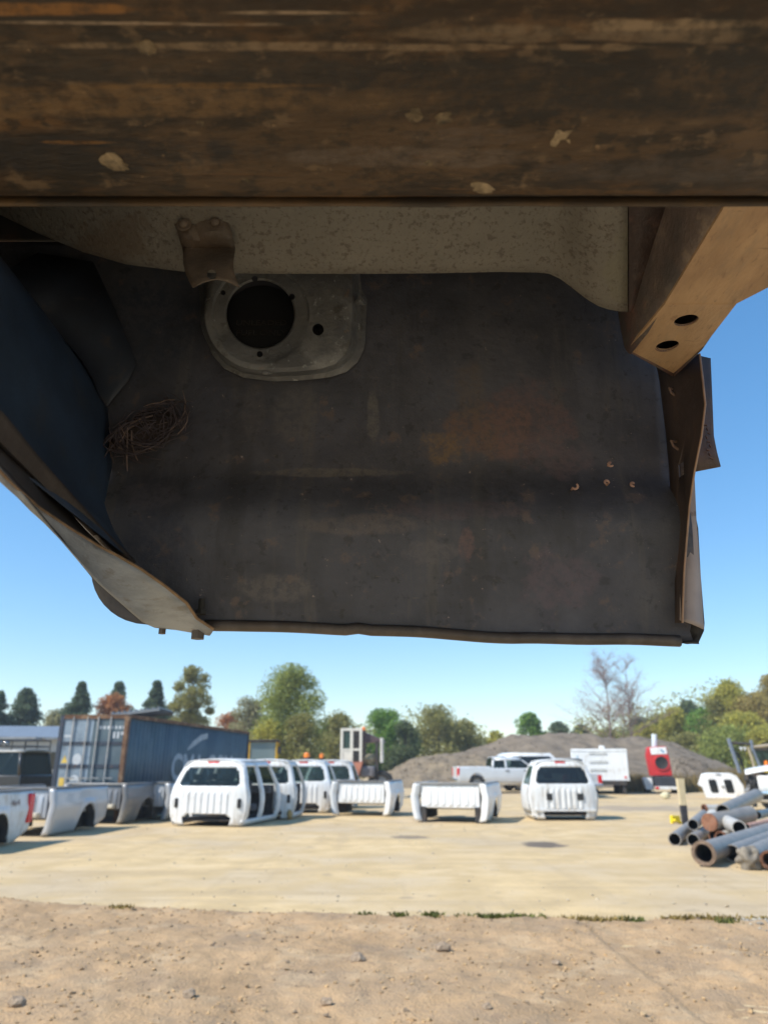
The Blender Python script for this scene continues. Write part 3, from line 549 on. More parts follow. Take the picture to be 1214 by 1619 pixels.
# ------------------------------------------------------------------ steel beam across the top
beam = thing('steel_beam', 'wide dark steel beam with rusty brown streaks running across the top of the picture', 'beam', (0, .40, 2.05))
def bpat(px, py, rx, ry, c, st, ns):
    p = Hh(px, py, 2.05) - beam.location; return ((p.x, p.y, 0), (rx, ry, .1), c, st, ns)
BM = mat('streaked_steel', (0.082, 0.050, 0.028), .55, 0.0, var=.4, scale=4.0, stretch=(.9, 3.2, 3),
    spots=[((0.014, 0.012, 0.011), 11, .56, .05, .8, (.8, 1.6, 1)), ((0.026, 0.021, 0.018), 1.6, .49, .05, .92, (.8, 3.2, 1)), ((0.143, 0.072, 0.027), 2.0, .57, .05, .7, (1, 4.5, 1)), ((0.018, 0.014, 0.012), 3.2, .56, .05, .8, (1.3, 4, 1)), ((0.177, 0.116, 0.067), 2.6, .63, .05, .65, (1.7, 6, 1)), ((0.016, 0.012, 0.011), 5, .62, .03, .35, (.7, 13, 1)), ((0.191, 0.087, 0.027), 6, .66, .03, .5, (.6, 11, 1)),
           ((0.150, 0.099, 0.059), 26, .60, .05, .7, (1, 1.5, 1)), ((0.024, 0.019, 0.015), 45, .57, .05, .75, (1, 1.2, 1)), ((0.259, 0.168, 0.095), 90, .68, .03, .75, (1, 1, 1)), ((0.163, 0.081, 0.029), 7, .665, .012, .55, (.4, 40, 1), .35)],
    patches=[bpat(600, 8, .7, .010, (0.030, 0.018, 0.011), .85, 9), bpat(930, 140, .34, .030, (0.022, 0.019, 0.018), .85, 9), bpat(90, 242, .26, .020, (0.021, 0.019, 0.020), .85, 9), bpat(160, 160, .24, .018, (0.145, 0.085, 0.040), .75, 9),
             bpat(560, 74, .26, .0035, (0.200, 0.138, 0.087), .8, 14), bpat(860, 52, .16, .008, (0.170, 0.120, 0.078), .75, 10), bpat(1060, 38, .06, .005, (0.250, 0.175, 0.110), .8, 14), bpat(640, 248, .11, .012, (0.125, 0.092, 0.072), .7, 14), bpat(740, 215, .06, .010, (0.110, 0.078, 0.060), .6, 18),
             bpat(60, 14, .09, .004, (0.240, 0.106, 0.028), .75, 14), bpat(170, 35, .13, .0015, (0.340, 0.248, 0.175), .8, 30), bpat(460, 20, .05, .0012, (0.360, 0.258, 0.175), .7, 30), bpat(330, 136, .10, .003, (0.160, 0.087, 0.032), .7, 14), bpat(130, 224, .035, .002, (0.180, 0.087, 0.028), .75, 20),
             bpat(1120, 270, .14, .016, (0.085, 0.066, 0.057), .6, 10), bpat(560, 318, .10, .004, (0.170, 0.078, 0.026), .7, 16), bpat(880, 305, .10, .004, (0.130, 0.069, 0.028), .6, 16)], bump=.3, bscale=50, spec=.35, speckle=60)
rows = []
yy = np.concatenate([np.linspace(-.30, .11, 70), [.118, .127, .134, .138, .139]])
for y in yy:
    r_ = []
    for x in np.concatenate([[-2.2, -1.4, -.9], np.linspace(-.62, .62, 120), [.9, 1.4, 2.2]]):
        z = .0018 * mnoise.noise(Vector((x * 4, y * 12, 1))) + .001 * mnoise.noise(Vector((x * 14, y * 30, 4)))
        z += .004 * math.exp(-((y + .072 + .012 * x) / .006) ** 2) - .003 * math.exp(-((y + .035 - .03 * x) / .004) ** 2)
        z += max(0, (y - .122) / .017) ** 2 * .012
        r_.append(Vector((x, y, z)))
    rows.append(r_)
rows.append([Vector((p.x, .139, .09)) for p in rows[-1]]); rows.append([Vector((p.x, -.30, .09)) for p in rows[-1]]); 
mb = MB(); mb.grid(rows); mb.build('beam_body', BM, beam, angle=60)
rows2 = [[Vector((x, .1405 + .0015 * mnoise.noise(Vector((x * 12, q, 0))) , z)) for x in np.linspace(-2.2, 2.2, 160)] for q, z in ((0, .001), (1, .005), (2, .016))]
mb = MB(); mb.grid(rows2); mb.build('beam_lip', mat('lip_rust', (.088, .052, .026), .7, var=.4, scale=9, stretch=(.5, 1, 1), spots=[((.022, .018, .016), 5, .5, .06, .85), ((.15, .085, .035), 12, .62, .06, .6)]), beam, solid=.002)
MUDP = mat('pale_dried_mud', (.25, .185, .115), .9, var=.4, scale=60, spots=[((.09, .07, .048), 80, .60, .06, .6)], bump=.5, bscale=120)
MUD = mat('dried_mud', (.135, .098, .060), .9, var=.5, scale=50, spots=[((.05, .038, .026), 70, .58, .06, .7)], bump=.4, bscale=120)
for (px, py, r_, sq) in ((183, 257, .0120, .7), (890, 217, .0085, 1.2), (763, 298, .0105, .6), (655, 183, .006, 1), (703, 187, .0075, .8), (232, 76, .006, 1), (825, 170, .005, 1.4), (788, 172, .004, 1.6), (676, 258, .004, 1.), (318, 195, .004, .8), (660, 216, .004, .8), (390, 285, .004, .6), (1062, 185, .003, 2.5)):
    p = Hh(px, py, 2.05) - beam.location; mb = MB(); mb.ico((p.x, p.y, .0005), r_, 3, (1.0, sq, .22), .75, px, Matrix.Rotation(R(px % 50), 3, 'Z')); mb.build('mud_splat', MUDP if r_ > .008 else MUD, beam, angle=60)

# ================================================================== PICKUP BEDS AND CABS
BPROF = [(0.0, .865), (.06, .90), (.2, .945), (.42, .975), (.62, 1.0), (.70, .995), (.74, .975), (.9, .955), (.98, .945), (1.0, .925)]
def bw(z): return interp([p[0] for p in BPROF], [p[1] for p in BPROF], z)
def make_bed(label, loc_, rz, L=2.45, paint=WHITE, rail=TRIM, cut_front=.25, wheel=1.25, taillight=False, header='near', group='pickup beds set on the ground', liner=None, badge=None):
    t = thing('pickup_bed', label, 'pickup bed', loc_, rz, group); H = 1.0
    for s in (-1, 1):
        mb = MB(); rows = []; ys_ = np.unique(np.concatenate([np.linspace(0, L, 26), np.linspace(wheel - .46, wheel + .46, 25)]))
        def base(y):
            b = 0.03 + (.06 * (1 - y / .08) if y < .08 else 0)
            if y < .35: b = .03 + .0 * y
            if y > L - .45: b = .03 + .22 * ((y - L + .45) / .45)
            d = abs(y - wheel)
            if d < .44: b = max(b, .06 + .56 * math.sqrt(max(0, 1 - (d / .44) ** 2)))
            return b
        for k in range(15):
            q = k / 14; r_ = []
            for y in ys_:
                z = lerp(base(y), H, q); x = bw(z); d = abs(y - wheel)
                if d < .56 and z < .78: x += .022 * max(0, 1 - abs(math.hypot(d, max(0, z - .06) * .79) - .47) / .09)
                r_.append(Vector((s * x, y, z)))
            rows.append(r_)
        mb.grid(rows)
        # return flange at the near end
        fl_ = [[Vector((s * (bw(z) - dx), dy, z)) for z in np.linspace(.035, H, 14)] for dx, dy in ((0, 0), (.012, -.02), (.05, -.028), (.10, -.02), (.16, .03), (.2, .10))]
        mb.grid(fl_)
        sp = mb.build('side_panel', paint, t, solid=.012, angle=45, off=-1)
        mb = MB(); th = [math.pi * k / 14 for k in range(15)]
        mb.grid([[Vector((s * x, wheel - .45 * math.cos(a), .06 + .58 * math.sin(a))) for a in th] for x in (.955, .80, .66)]); k0 = len(mb.v)
        mb.add([Vector((s * .66, wheel - .45 * math.cos(a), .06 + .58 * math.sin(a))) for a in th], [tuple(range(15))])
        mb.build('wheelhouse', DARK, t, solid=.006)
        mb = MB(); mb.bx(min(s * .76, s * .93), max(s * .76, s * .93), .03, L - .02, 1.002, 1.035); mb.build('rail_cap', rail, t, bevel=.012)
        mb = MB(); mb.bx(min(s * .735, s * .76), max(s * .735, s * .76), .12, L - .05, .44, 1.0); mb.build('inner_wall', liner or paint, t)
        if taillight:
            mb = MB(); mb.bx(min(s * .80, s * 1.012), max(s * .80, s * 1.012), L - .20, L + .02, .38, .95); mb.build('tail_light', REDL, t, bevel=.03)
    hy = .10 if header == 'near' else L - .1
    mb = MB(); us = np.linspace(-.745, .745, 75); rows = []
    for k, z in enumerate((.36, .385, .42, .45, .80, .84, .93, .985)):
        r_ = []
        for x in us:
            rib = (.022 if (math.sin((x + .03) * 2 * math.pi / .19) > -.1 and abs(x) < .68 and .43 < z < .82) else 0)
            r_.append(Vector((x, hy - rib + (.03 if z < .38 else 0), z)))
        rows.append(r_)
    mb.grid(rows); mb.build('header_panel', paint, t, solid=.008, angle=30)
    mb = MB(); mb.bx(-.93, .93, hy - .05, hy + .035, .985, 1.038); mb.build('header_cap', rail, t, bevel=.012)
    mb = MB(); mb.bx(-.745, .745, .10, L - .02, .415, .44); mb.build('load_floor', liner or paint, t)
    for i, y in enumerate((.28, .85, 1.6, 2.2)):
        if y < L: mb = MB(); mb.bx(-.72, .72, y, y + .09, .33, .413); mb.build('cross_sill', DARK, t)
    if badge:
        o = lettering(badge, .17, mat('badge_red', (.12, .05, .04), .5), t, (1.004, L - .72, .74), (R(90), 0, R(90)), sx=1.2); o.rotation_euler = (R(88), 0, R(90))
    return t

def place(nr, rz, half=.98):     # near right corner pixel -> origin (middle of the near end)
    p = G(*nr); return (p.x - half * math.cos(rz), p.y - half * math.sin(rz), 0)
def heading(a, b):
    p, q = G(*a), G(*b); return math.atan2(q.y - p.y, q.x - p.x) - math.pi / 2
BEIGE = mat('beige_bumper', (.62, .55, .42), .6)
tA = make_bed('white pickup bed with red tail light, cut off by the left picture edge', (G(36, 1331).x - .98, G(36, 1331).y - 2.45, 0), R(-3), taillight=True, header='near', paint=WHITE2, badge='4x4')
tB = make_bed('long silver grey pickup bed just right of the red tail light', place((80, 1324), R(-5.5)), R(-5.5), L=2.6, wheel=1.6, paint=LSILVER)
tC = make_bed('darker dusty grey pickup bed in front of the blue container', place((196, 1304), R(-11)), R(-11), L=2.2, wheel=1.15, paint=SILVER, rail=GREYP)
tD = make_bed('pale grey pickup bed mostly hidden behind the leftmost white cab', place((266, 1298), R(-8)), R(-8), L=2.1, paint=LSILVER)
tE = make_bed('white pickup bed with ribbed end panel under the white framed machine', place((618, 1291), R(-13)), R(-13), L=2.0, wheel=1.0, paint=WHITE)
tF = make_bed('white pickup bed with dark grey rails, in the picture middle beside the silver pickup', place((771, 1302), R(-17), 1.05), R(-17), L=2.45, wheel=1.25, paint=WHITE, rail=GREYP, liner=GREYP)
for t in (tB, tC):
    mb = MB(); mb.bx(-.45, .62, -.06, .08, .40, .50); mb.build('bumper_beam', BEIGE, t, bevel=.02)
for x0 in (-.74, .62): mb = MB(); mb.bx(x0, x0 + .12, .05, .22, .0, .40); mb.build('support_block', DARK, tF)

CPROF = [(0.02, .86), (.10, .905), (.3, .965), (.55, .99), (.72, .985), (.88, .955), (.96, .93), (1.05, .905), (1.2, .862), (1.38, .80), (1.50, .75), (1.57, .70), (1.605, .63)]
def cw(z): return interp([p[0] for p in CPROF], [p[1] for p in CPROF], z)
def make_cab(label, loc_, rz, crew=True, paint=WHITE, doors=False, wing=GLASS, squares=False, slots=True, beacon=False, rust=False, damaged=False, group='white pickup cabs set on the ground', H=1.0, sc=(1, 1, 1)):
    t = thing('pickup_cab', label, 'pickup cab', loc_, rz, group)
    Lr = 1.95 if crew else 1.05
    # rear wall
    us = np.concatenate([np.linspace(-1, -.80, 8), np.linspace(-.78, .78, 79), np.linspace(.80, 1, 8)])
    zl = [.03, .10, .17, .22, .235, .27, .30, .32, .36, .76, .80, .84, .96, .985, 1.02, 1.12, 1.25, 1.37, 1.42, 1.445, 1.50, 1.55, 1.585, 1.605]
    def ry(u, z): return .10 * abs(u) ** 7 + (0 if z < .95 else .24 * (z - .95) / .65) - .015 * (1 - abs(u))
    rows = []
    for z in zl:
        r_ = []
        for u in us:
            rib = .024 if (math.sin((u * 1.0 + .06) * 2 * math.pi / .17) > 0 and abs(u) < .60 and .31 < z < .82) else 0
            r_.append(Vector((u * cw(z), ry(u, z) - rib, z)))
        rows.append(r_)
    def sk(i, j):
        z = (zl[i] + zl[i + 1]) / 2; u = (us[j] + us[j + 1]) / 2
        if .985 < z < 1.445 and abs(u) < .86 - (.05 if z > 1.37 or z < 1.02 else 0): return True
        if z < .30 and abs(u) < .66 - (.0 if z < .22 else (z - .22) * 2.2): return True
        return False
    mb = MB(); mb.grid(rows, skip=sk); mb.build('rear_wall', paint, t, solid=.02, angle=32, off=-1)
    # glass + seal
    gr = [[Vector((u * cw(z), ry(u, z) + .012, z)) for u in np.linspace(-.87, .87, 9)] for z in (.975, 1.2, 1.455)]
    mb = MB(); mb.grid(gr); mb.build('rear_window', wing, t)
    # roof
    zr = 1.575; rows = []
    for y in np.linspace(0, 1, 9):
        Y = .235 + y * Lr
        rows.append([Vector((u * (.69 if 0 < y < 1 else .65), Y, 1.605 + .055 * (1 - u * u) + .02 * math.sin(math.pi * y))) for u in np.linspace(-1, 1, 11)])
    mb = MB(); mb.grid(rows)
    for s in (-1, 1):
        mb.grid([[Vector((s * cw(z), .235 + y * Lr, z)) for y in np.linspace(0, 1, 7)] for z in (1.47, 1.52, 1.57, 1.606)])
    mb.build('roof', paint, t, solid=.025, angle=45, off=-1)
    # side frames: sill, pillars
    def bar(mb, s, lst, th=.07, inset=0.0):
        a = [Vector((s * (cw(z) - inset), y0, z)) for z, y0, y1 in lst]; b = [Vector((s * (cw(z) - inset), y1, z)) for z, y0, y1 in lst]
        ai = [p - Vector((s * th, 0, 0)) for p in a]; bi = [p - Vector((s * th, 0, 0)) for p in b]
        mb.grid([a, b, bi, ai, a])
    zs_ = [.03, .10, .3, .55, .72, .88, .96, 1.05, 1.2, 1.38, 1.50, 1.58]
    Ld = Lr + .55
    for s in (-1, 1):
        mb = MB(); bar(mb, s, [(z, .06 + (.24 * max(0, z - .95) / .65), .26 + (.24 * max(0, z - .95) / .65) + (.10 if .3 < z < .95 else 0) * (not crew)) for z in zs_])
        bar(mb, s, [(.03, .06, Ld), (.10, .06, Ld), (.16, .06, Ld)])
        if crew: bar(mb, s, [(z, 1.12 + (.03 * max(0, z - .95)), 1.27 + (.03 * max(0, z - .95))) for z in zs_])
        bar(mb, s, [(z, (Ld - .12 if z < .97 else lerp(Ld - .12, .235 + Lr - .06, (z - .96) / .6)), (Ld + .05 if z < .97 else lerp(Ld + .0, .235 + Lr + .02, (z - .96) / .6))) for z in zs_])
        mb.build('door_frame', paint, t, solid=.004, angle=40)
        if doors:
            mb = MB(); d0, d1 = (.30, 1.10) if crew else (.38, Ld - .16)
            zz = [.17, .3, .55, .72, .88, .95]
            mb.grid([[Vector((s * (cw(z) + .012), y, z)) for y in np.linspace(d0, d1, 6)] for z in zz]); dr = mb.build('door', paint, t, solid=.03)
            mb = MB(); mb.grid([[Vector((s * (cw(z) + .0), lerp(d0, d0 + .2, (z - .95) / .6) if 0 else y, z)) for y in np.linspace(d0 + .04, d1 - .28 * (z - .95) / .55, 5)] for z in (.96, 1.2, 1.47)]); mb.build('side_window', wing, dr)
    # interior
    mb = MB(); mb.bx(-.80, .80, .08, Ld, .12, .18); mb.build('floor_pan', DARK, t)
    mb = MB(); mb.bx(-.80, .80, Ld - .06, Ld, .18, .95); mb.build('firewall', DARK, t)
    mb = MB(); mb.bx(-.78, .78, Ld - .32, Ld - .07, .72, .93); mb.build('dashboard', SEATM, t, bevel=.04)
    for sx in (-.38, .38):
        for y in ((.22, 1.15) if crew else (.25,)):
            mb = MB(); mb.bx(sx - .26, sx + .26, y + .12, y + .58, .30, .48); mb.box((sx, y + .08, .78), (.5, .14, .62), m=Matrix.Rotation(R(-12), 3, 'X')); mb.bx(sx - .12, sx + .12, y - .06, y + .04, 1.12, 1.28); mb.build('seat', SEATM, t, bevel=.04)
    mb = MB(); c = Vector((-.38, Ld - .45, .86)); ax = Vector((0, -1, .6)); mb.ring(c, ax, [(-.012, .18), (0, .192), (.012, .18), (0, .168), (-.012, .18)], 20); mb.build('steering_wheel', RUBBER, t)
    # windscreen
    mb = MB(); a = .235 + Lr
    mb.grid([[Vector((u * cw(z) * .93, lerp(Ld - .04, a, (z - .96) / .6), z)) for u in (-1, -.3, .3, 1)] for z in (.97, 1.25, 1.54)]); mb.build('windscreen', CLEAR, t)
    # high brake light
    mb = MB(); mb.bx(-.15, .15, .205, .25, 1.545, 1.60); mb.build('brake_light', REDL, t, bevel=.01)
    if slots:
        for s in (-1, 1):
            mb = MB(); mb.bx(s * .80 - .045, s * .80 + .045, -.012, .06, .45, .68); mb.build('vent', RUBBER, t, bevel=.02)
    if squares:
        for s in (-.43, .47):
            mb = MB(); mb.bx(s - .085, s + .085, -.045, .02, .54, .72); mb.build('vent', RUBBER, t, bevel=.012)
    if damaged:
        mb = MB(); mb.ico((-.25, -.02, .60), .26, 3, (.9, .10, 1.2), .7, 5); mb.build('torn_hole', DARK, t)
        for k in range(7): mb = MB(); mb.tube([(-.38 + k * .05, -.06, .45 + .05 * (k % 3)), (-.30 + k * .02, -.09, .62), (-.4 + k * .06, -.05, .80)], .012, 5); mb.build('bent_scrap', STEEL, t)
    if beacon:
        b = thing('warning_beacon', beacon, 'beacon', (0, 0, 0))
        return t, b
    return t, None
def put_beacon(t, label, dx, dy, h, r_, base=WHITE):
    m = Matrix.Translation(t.location) @ Matrix.Rotation(t.rotation_euler.z, 4, 'Z'); p = m @ Vector((dx, dy, h))
    b = thing('warning_beacon', label, 'beacon', p, 0, 'amber beacons')
    mb = MB(); mb.ring((0, 0, 0), (0, 0, 1), [(-.03, .0001), (-.03, r_ * 1.1), (.03, r_ * 1.1), (.03, .0001)], 14); mb.build('base', RUBBER, b)
    mb = MB(); mb.ring((0, 0, .03), (0, 0, 1), [(0, r_), (.10, r_ * .95), (.15, r_ * .7), (.17, .001)], 14); mb.build('lens', AMBER, b)
    return b
h1 = R(-12.5)
def widen(t, f): t.scale = (f, 1, 1); return t
c1, _ = make_cab('white crew cab with open doorless side and red brake light, leftmost of the cabs', place((380, 1308), h1, .97), h1, True, WHITE, wing=GLASS)
h2 = R(-14)
c2, _ = make_cab('white cab with rust yellow corner at its foot, second from the left', place((460, 1296), R(-6), .90), R(-6), False, WHITE2)
widen(c1, 1.11); widen(tF, 1.12)
mb = MB(); mb.ico((.84, .06, .13), .12, 2, (.7, .8, 1.2), .3, 2); mb.build('rusty_corner', mat('rusty_corner', (.42, .27, .10), .9, var=.3, scale=9), c2)
c3, _ = make_cab('white cab with torn dark hole in its back panel, third from the left', place((518, 1286), R(-5), .90), R(-5), False, WHITE, doors=False, wing=CLEAR, damaged=True)
c4, _ = make_cab('white cab half hidden behind the bed with ribbed end panel', place((558, 1279), R(-5), .90), R(-5), False, WHITE2, wing=CLEAR, doors=True)
c5, _ = make_cab('white cab with dark rear window and two square vents, right of the silver pickup', place((944, 1297), R(-1), .90), R(-1), False, WHITE2, doors=True, wing=PRIV, slots=False, squares=True)
mb = MB(); mb.bx(-.88, .88, -.03, .05, .24, .30); mb.build('lower_flange', WHITE2, c5)
put_beacon(c3, 'orange beacon on the roof of the cab with the torn hole', .0, .75, 1.71, .11)
put_beacon(c4, 'smaller orange red beacon on the roof of the half hidden cab', -.42, .75, 1.71, .085)

# ================================================================== COMPLETE VEHICLES
def wheel(parent, c, r_=.38, w=.26, axis=(1, 0, 0)):
    c = Vector(c); mb = MB(); h = w / 2; mb.ring(c, axis, [(-h, r_ * .62), (-h, r_ * .93), (-h * .7, r_), (h * .7, r_), (h, r_ * .93), (h, r_ * .62)], 28); ty = mb.build('tyre', RUBBER, parent)
    mb = MB(); mb.ring(c, axis, [(-h * .8, r_ * .62), (-h * .4, r_ * .55), (-h * .5, .001)], 20); mb.ring(c, axis, [(h * .8, r_ * .62), (h * .4, r_ * .55), (h * .5, .001)], 20); mb.build('rim', STEEL, ty)
def body_side(mb, outline, xf, s, arches, n=60, zt=None):
    pass
def make_pickup(label, loc_, rz, paint, L=5.3, Wd=1.85, ext=True, tail=REDL, roof=1.78):
    """local: tail at y=0, nose at y=L"""
    t = thing('pickup_truck', label, 'pickup truck', loc_, rz); hw = Wd / 2
    yb = 1.75 if ext else 2.1; wy = (1.0, L - .95)
    top = [(0, 1.06), (yb, 1.07), (yb + .01, 1.0), (L - 1.5, 1.0), (L - .35, .93), (L - .05, .80), (L, .6)]
    for s in (-1, 1):
        ysn = np.unique(np.concatenate([np.linspace(0, L, 60)] + [np.linspace(w - .44, w + .44, 17) for w in wy])); rows = []
        for k in range(9):
            q = k / 8; r_ = []
            for y in ysn:
                b = .42
                for w in wy:
                    d = abs(y - w)
                    if d < .43: b = max(b, .36 + .44 * math.sqrt(max(0, 1 - (d / .43) ** 2)))
                z = lerp(b, interp([p[0] for p in top], [p[1] for p in top], y), q)
                x = hw * interp([.4, .6, .85, 1.1], [.955, 1.0, .985, .95], z) * (1 - .12 * max(0, (y - L + .5) / .5) ** 2)
                r_.append(Vector((s * x, y, z)))
            rows.append(r_)
        mb = MB(); mb.grid(rows); mb.build('body_side', paint, t, solid=.02)
        for w in wy: wheel(t, (s * (hw - .14), w, .37), .37, .25)
        mb = MB(); mb.bx(min(s * (hw - .2), s * (hw + .003)), max(s * (hw - .2), s * (hw + .003)), -.02, .10, .66, 1.02); mb.build('tail_light', tail, t, bevel=.02)
        mb = MB(); mb.bx(min(s * (hw + .02), s * (hw + .2)), max(s * (hw + .02), s * (hw + .2)), L - 1.72, L - 1.60, 1.02, 1.2); mb.build('mirror', BLACKP, t, bevel=.02)
        for y in ((yb + .75, L - 2.05) if ext else (L - 2.1,)): mb = MB(); mb.bx(min(s * (hw - .01), s * (hw + .02)), max(s * (hw - .01), s * (hw + .02)), y, y + .18, .88, .93); mb.build('door_handle', TRIM, t)
    mb = MB(); mb.bx(-hw * .95, hw * .95, -.01, .05, .5, 1.06); mb.build('tailgate', paint, t, bevel=.015)
    mb = MB(); mb.bx(-hw * .97, hw * .97, -.14, .0, .42, .60); mb.build('rear_bumper', CHROME if paint is not GREYP else TRIM, t, bevel=.03)
    mb = MB(); mb.bx(-hw * .93, hw * .93, .05, yb, .62, .66); mb.bx(-hw * .93, hw * .93, yb, L - .2, .45, .50); mb.build('floor', DARK, t)
    mb = MB(); rows = [[Vector((u * hw * .9, y, z + .03 * (1 - u * u))) for u in np.linspace(-1, 1, 7)] for y, z in ((L - 1.55, 1.0), (L - .9, .985), (L - .35, .93), (L - .08, .82))]; mb.grid(rows); mb.build('bonnet', paint, t, solid=.02)
    mb = MB(); mb.bx(-hw * .9, hw * .9, L - .06, L + .06, .42, .62); mb.build('front_bumper', TRIM, t, bevel=.03)
    # cabin greenhouse
    y0, y1 = yb + .03, L - 1.5; rt = roof
    def xr(z): return hw * lerp(.95, .74, (z - 1.0) / (rt - 1.0))
    def yr0(z): return y0 + .10 * (z - 1.0) / (rt - 1.0)
    def yr1(z): return y1 - .72 * (z - 1.0) / (rt - 1.0)
    mb = MB(); mb.grid([[Vector((u * xr(rt - .05) , lerp(yr0(rt), yr1(rt), v), rt - .05 + .06 * (1 - u ** 4))) for u in np.linspace(-1, 1, 11)] for v in np.linspace(0, 1, 6)]); mb.build('roof', paint, t, solid=.03)
    zz = [lerp(.98, rt - .03, q) for q in (0, .3, .55, .8, 1)]
    for s in (-1, 1):
        mb = MB()
        def col(a, b): mb.grid([[Vector((s * xr(z), a(z), z)), Vector((s * xr(z), b(z), z))] for z in zz])
        col(lambda z: yr0(z), lambda z: yr0(z) + .12)
        ym = y0 + .72 if ext else None
        if ext: col(lambda z: ym, lambda z: ym + .10)
        col(lambda z: yr1(z) - .10, lambda z: yr1(z))
        mb.grid([[Vector((s * xr(z), lerp(yr0(z), yr1(z), v), z)) for v in (0, .5, 1)] for z in (rt - .12, rt - .03)])
        mb.build('pillar', paint, t, solid=.03)
        mb = MB(); mb.grid([[Vector((s * (xr(z) - .015), lerp(yr0(z), yr1(z), v), z)) for v in (0.02, .5, .98)] for z in zz]); mb.build('side_window', GLASS, t)
    mb = MB(); mb.grid([[Vector((u * xr(z), yr0(z), z)) for u in (-1, -.4, .4, 1)] for z in zz]); mb.build('rear_window', PRIV, t)
    mb = MB(); mb.grid([[Vector((u * xr(z), yr1(z), z)) for u in (-1, -.4, .4, 1)] for z in zz]); mb.build('windscreen', GLASS, t)
    return t
p = W(720, 1240, 42)
make_pickup('silver white extended cab pickup seen from its side, tail to the left', (p.x, p.y, 0), R(-90 + 3), mat('pearl_paint', (.60, .62, .64), .35, .1, var=.04, coat=.4), L=5.5, roof=1.43).scale = (1.05, 1.05, 1.30)
p = G(915, 1262)
make_pickup('dark pickup with red and amber tail light, mostly hidden behind the cab with square vents', (p.x + .25, p.y, 0), R(2), mat('pale_silver', (.5, .52, .55), .35, .1, coat=.4), ext=False)

def make_van(label, loc_, rz):
    t = thing('white_van', label, 'van', loc_, rz); L, hw = 4.9, .95
    prof_ = [(0, .35), (0, 1.3), (.25, 2.02), (.6, 2.14), (3.0, 2.12), (3.9, 1.35), (4.8, 1.05), (4.9, .5), (4.9, .35)]
    for s in (-1, 1):
        mb = MB(); a = [Vector((s * hw * (1 if z < 1.3 else .86), y, z)) for y, z in prof_]; mb.add(a, [tuple(range(len(a)))]); mb.build('side', WHITE, t, solid=.03)
        mb = MB(); mb.add([Vector((s * (hw * .96 + .02), y, z)) for y, z in ((.35, 1.36), (.5, 1.95), (2.9, 1.95), (3.6, 1.36))], [(0, 1, 2, 3)]); mb.build('side_window', PRIV, t, solid=.02)
        for y in (.9, 3.9): wheel(t, (s * .82, y, .35), .35)
    mb = MB(); mb.grid([[Vector((u * hw * (1 if z < 1.3 else .86), y, z)) for u in (-1, -.5, 0, .5, 1)] for y, z in prof_]); mb.build('shell', WHITE, t, solid=.03)
    mb = MB(); mb.grid([[Vector((u * .75, y - .03, z)) for u in (-1, 1)] for y, z in ((.03, 1.36), (.21, 1.95))]); mb.build('rear_window', PRIV, t, solid=.01)
    return t
p = W(846, 1215, 45.5); make_van('white van roof and dark window showing above the silver pickup', (p.x - 2.2, p.y, 0), R(-78))

# dark off road wagon with roof rack at the left
p = W(60, 1230, 24.5); suv = thing('off_road_wagon', 'dark off road wagon with pale roof and roof rack at the left edge', 'off road car', (p.x, p.y, 0), R(172))
# local: +x = nose when rz=0 -> nose points left after the turn; rear at x=0
hw = .88
body = [(0, .55), (0, 1.20), (2.0, 1.20), (3.5, 1.12), (3.62, .9), (3.62, .55)]
mb = MB(); mb.prism([Vector((x, -hw, z)) for x, z in body], (0, 2 * hw, 0)); mb.build('body', BLACKP, suv, bevel=.04)
def gx0(z): return .04 + .16 * (z - 1.2) / .7
def gx1(z): return 2.05 - .55 * (z - 1.2) / .7
def gy(z): return hw - .02 - .12 * (z - 1.2) / .7
zz = (1.2, 1.55, 1.88)
for s in (-1, 1):
    mb = MB()
    for a, b in ((lambda z: gx0(z), lambda z: gx0(z) + .10), (lambda z: 1.02, lambda z: 1.12), (lambda z: gx1(z) - .09, lambda z: gx1(z))): mb.grid([[Vector((a(z), s * gy(z), z)), Vector((b(z), s * gy(z), z))] for z in zz])
    mb.build('pillar', BLACKP, suv, solid=.04)
    mb = MB(); mb.grid([[Vector((lerp(gx0(z), gx1(z), v), s * (gy(z) - .02), z)) for v in (.03, .5, .97)] for z in zz]); mb.build('side_window', PRIV if s < 0 else GLASS, suv)
    for x in (.75, 2.9): wheel(suv, (x, s * .78, .42), .42, .28, (0, 1, 0))
mb = MB(); mb.grid([[Vector((gx1(z) + .01, v * gy(z), z)) for v in (-.95, 0, .95)] for z in zz]); mb.build('windscreen', CLEAR, suv)
mb = MB(); mb.grid([[Vector((gx0(z) - .01, v * gy(z), z)) for v in (-.95, 0, .95)] for z in zz]); mb.build('rear_window', GLASS, suv)
mb = MB(); mb.grid([[Vector((x, v * .77, 1.90 + .05 * (1 - v ** 4))) for v in np.linspace(-1, 1, 9)] for x in (.12, .4, 1.0, 1.5)]); mb.build('roof', mat('pale_roof', (.40, .40, .38), .55, var=.1), suv, solid=.05)
rk = MB()
for z in (2.07, 2.26):
    rk.tube([(.15, -.68, z), (1.55, -.68, z), (1.55, .68, z), (.15, .68, z), (.15, -.68, z)], .022, 6)
for x in (.15, .62, 1.08, 1.55):
    for y in (-.68, .68): rk.tube([(x, y, 1.93), (x, y, 2.27)], .02, 6)
    rk.tube([(x, -.68, 2.07), (x, .68, 2.07)], .015, 6)
rk.build('roof_rack', BLACKP, suv)
for y in (-.5, -.17, .17, .5):
    mb = MB(); mb.ring((1.62, y, 2.18), (1, 0, 0), [(-.08, .05), (0, .10), (.03, .10), (.035, .001)], 14); mb.build('spot_light', CHROME, suv)
mb = MB()
for y in (-.25, .25): mb.bx(.1, 1.9, y - .03, y + .03, 2.30, 2.36)
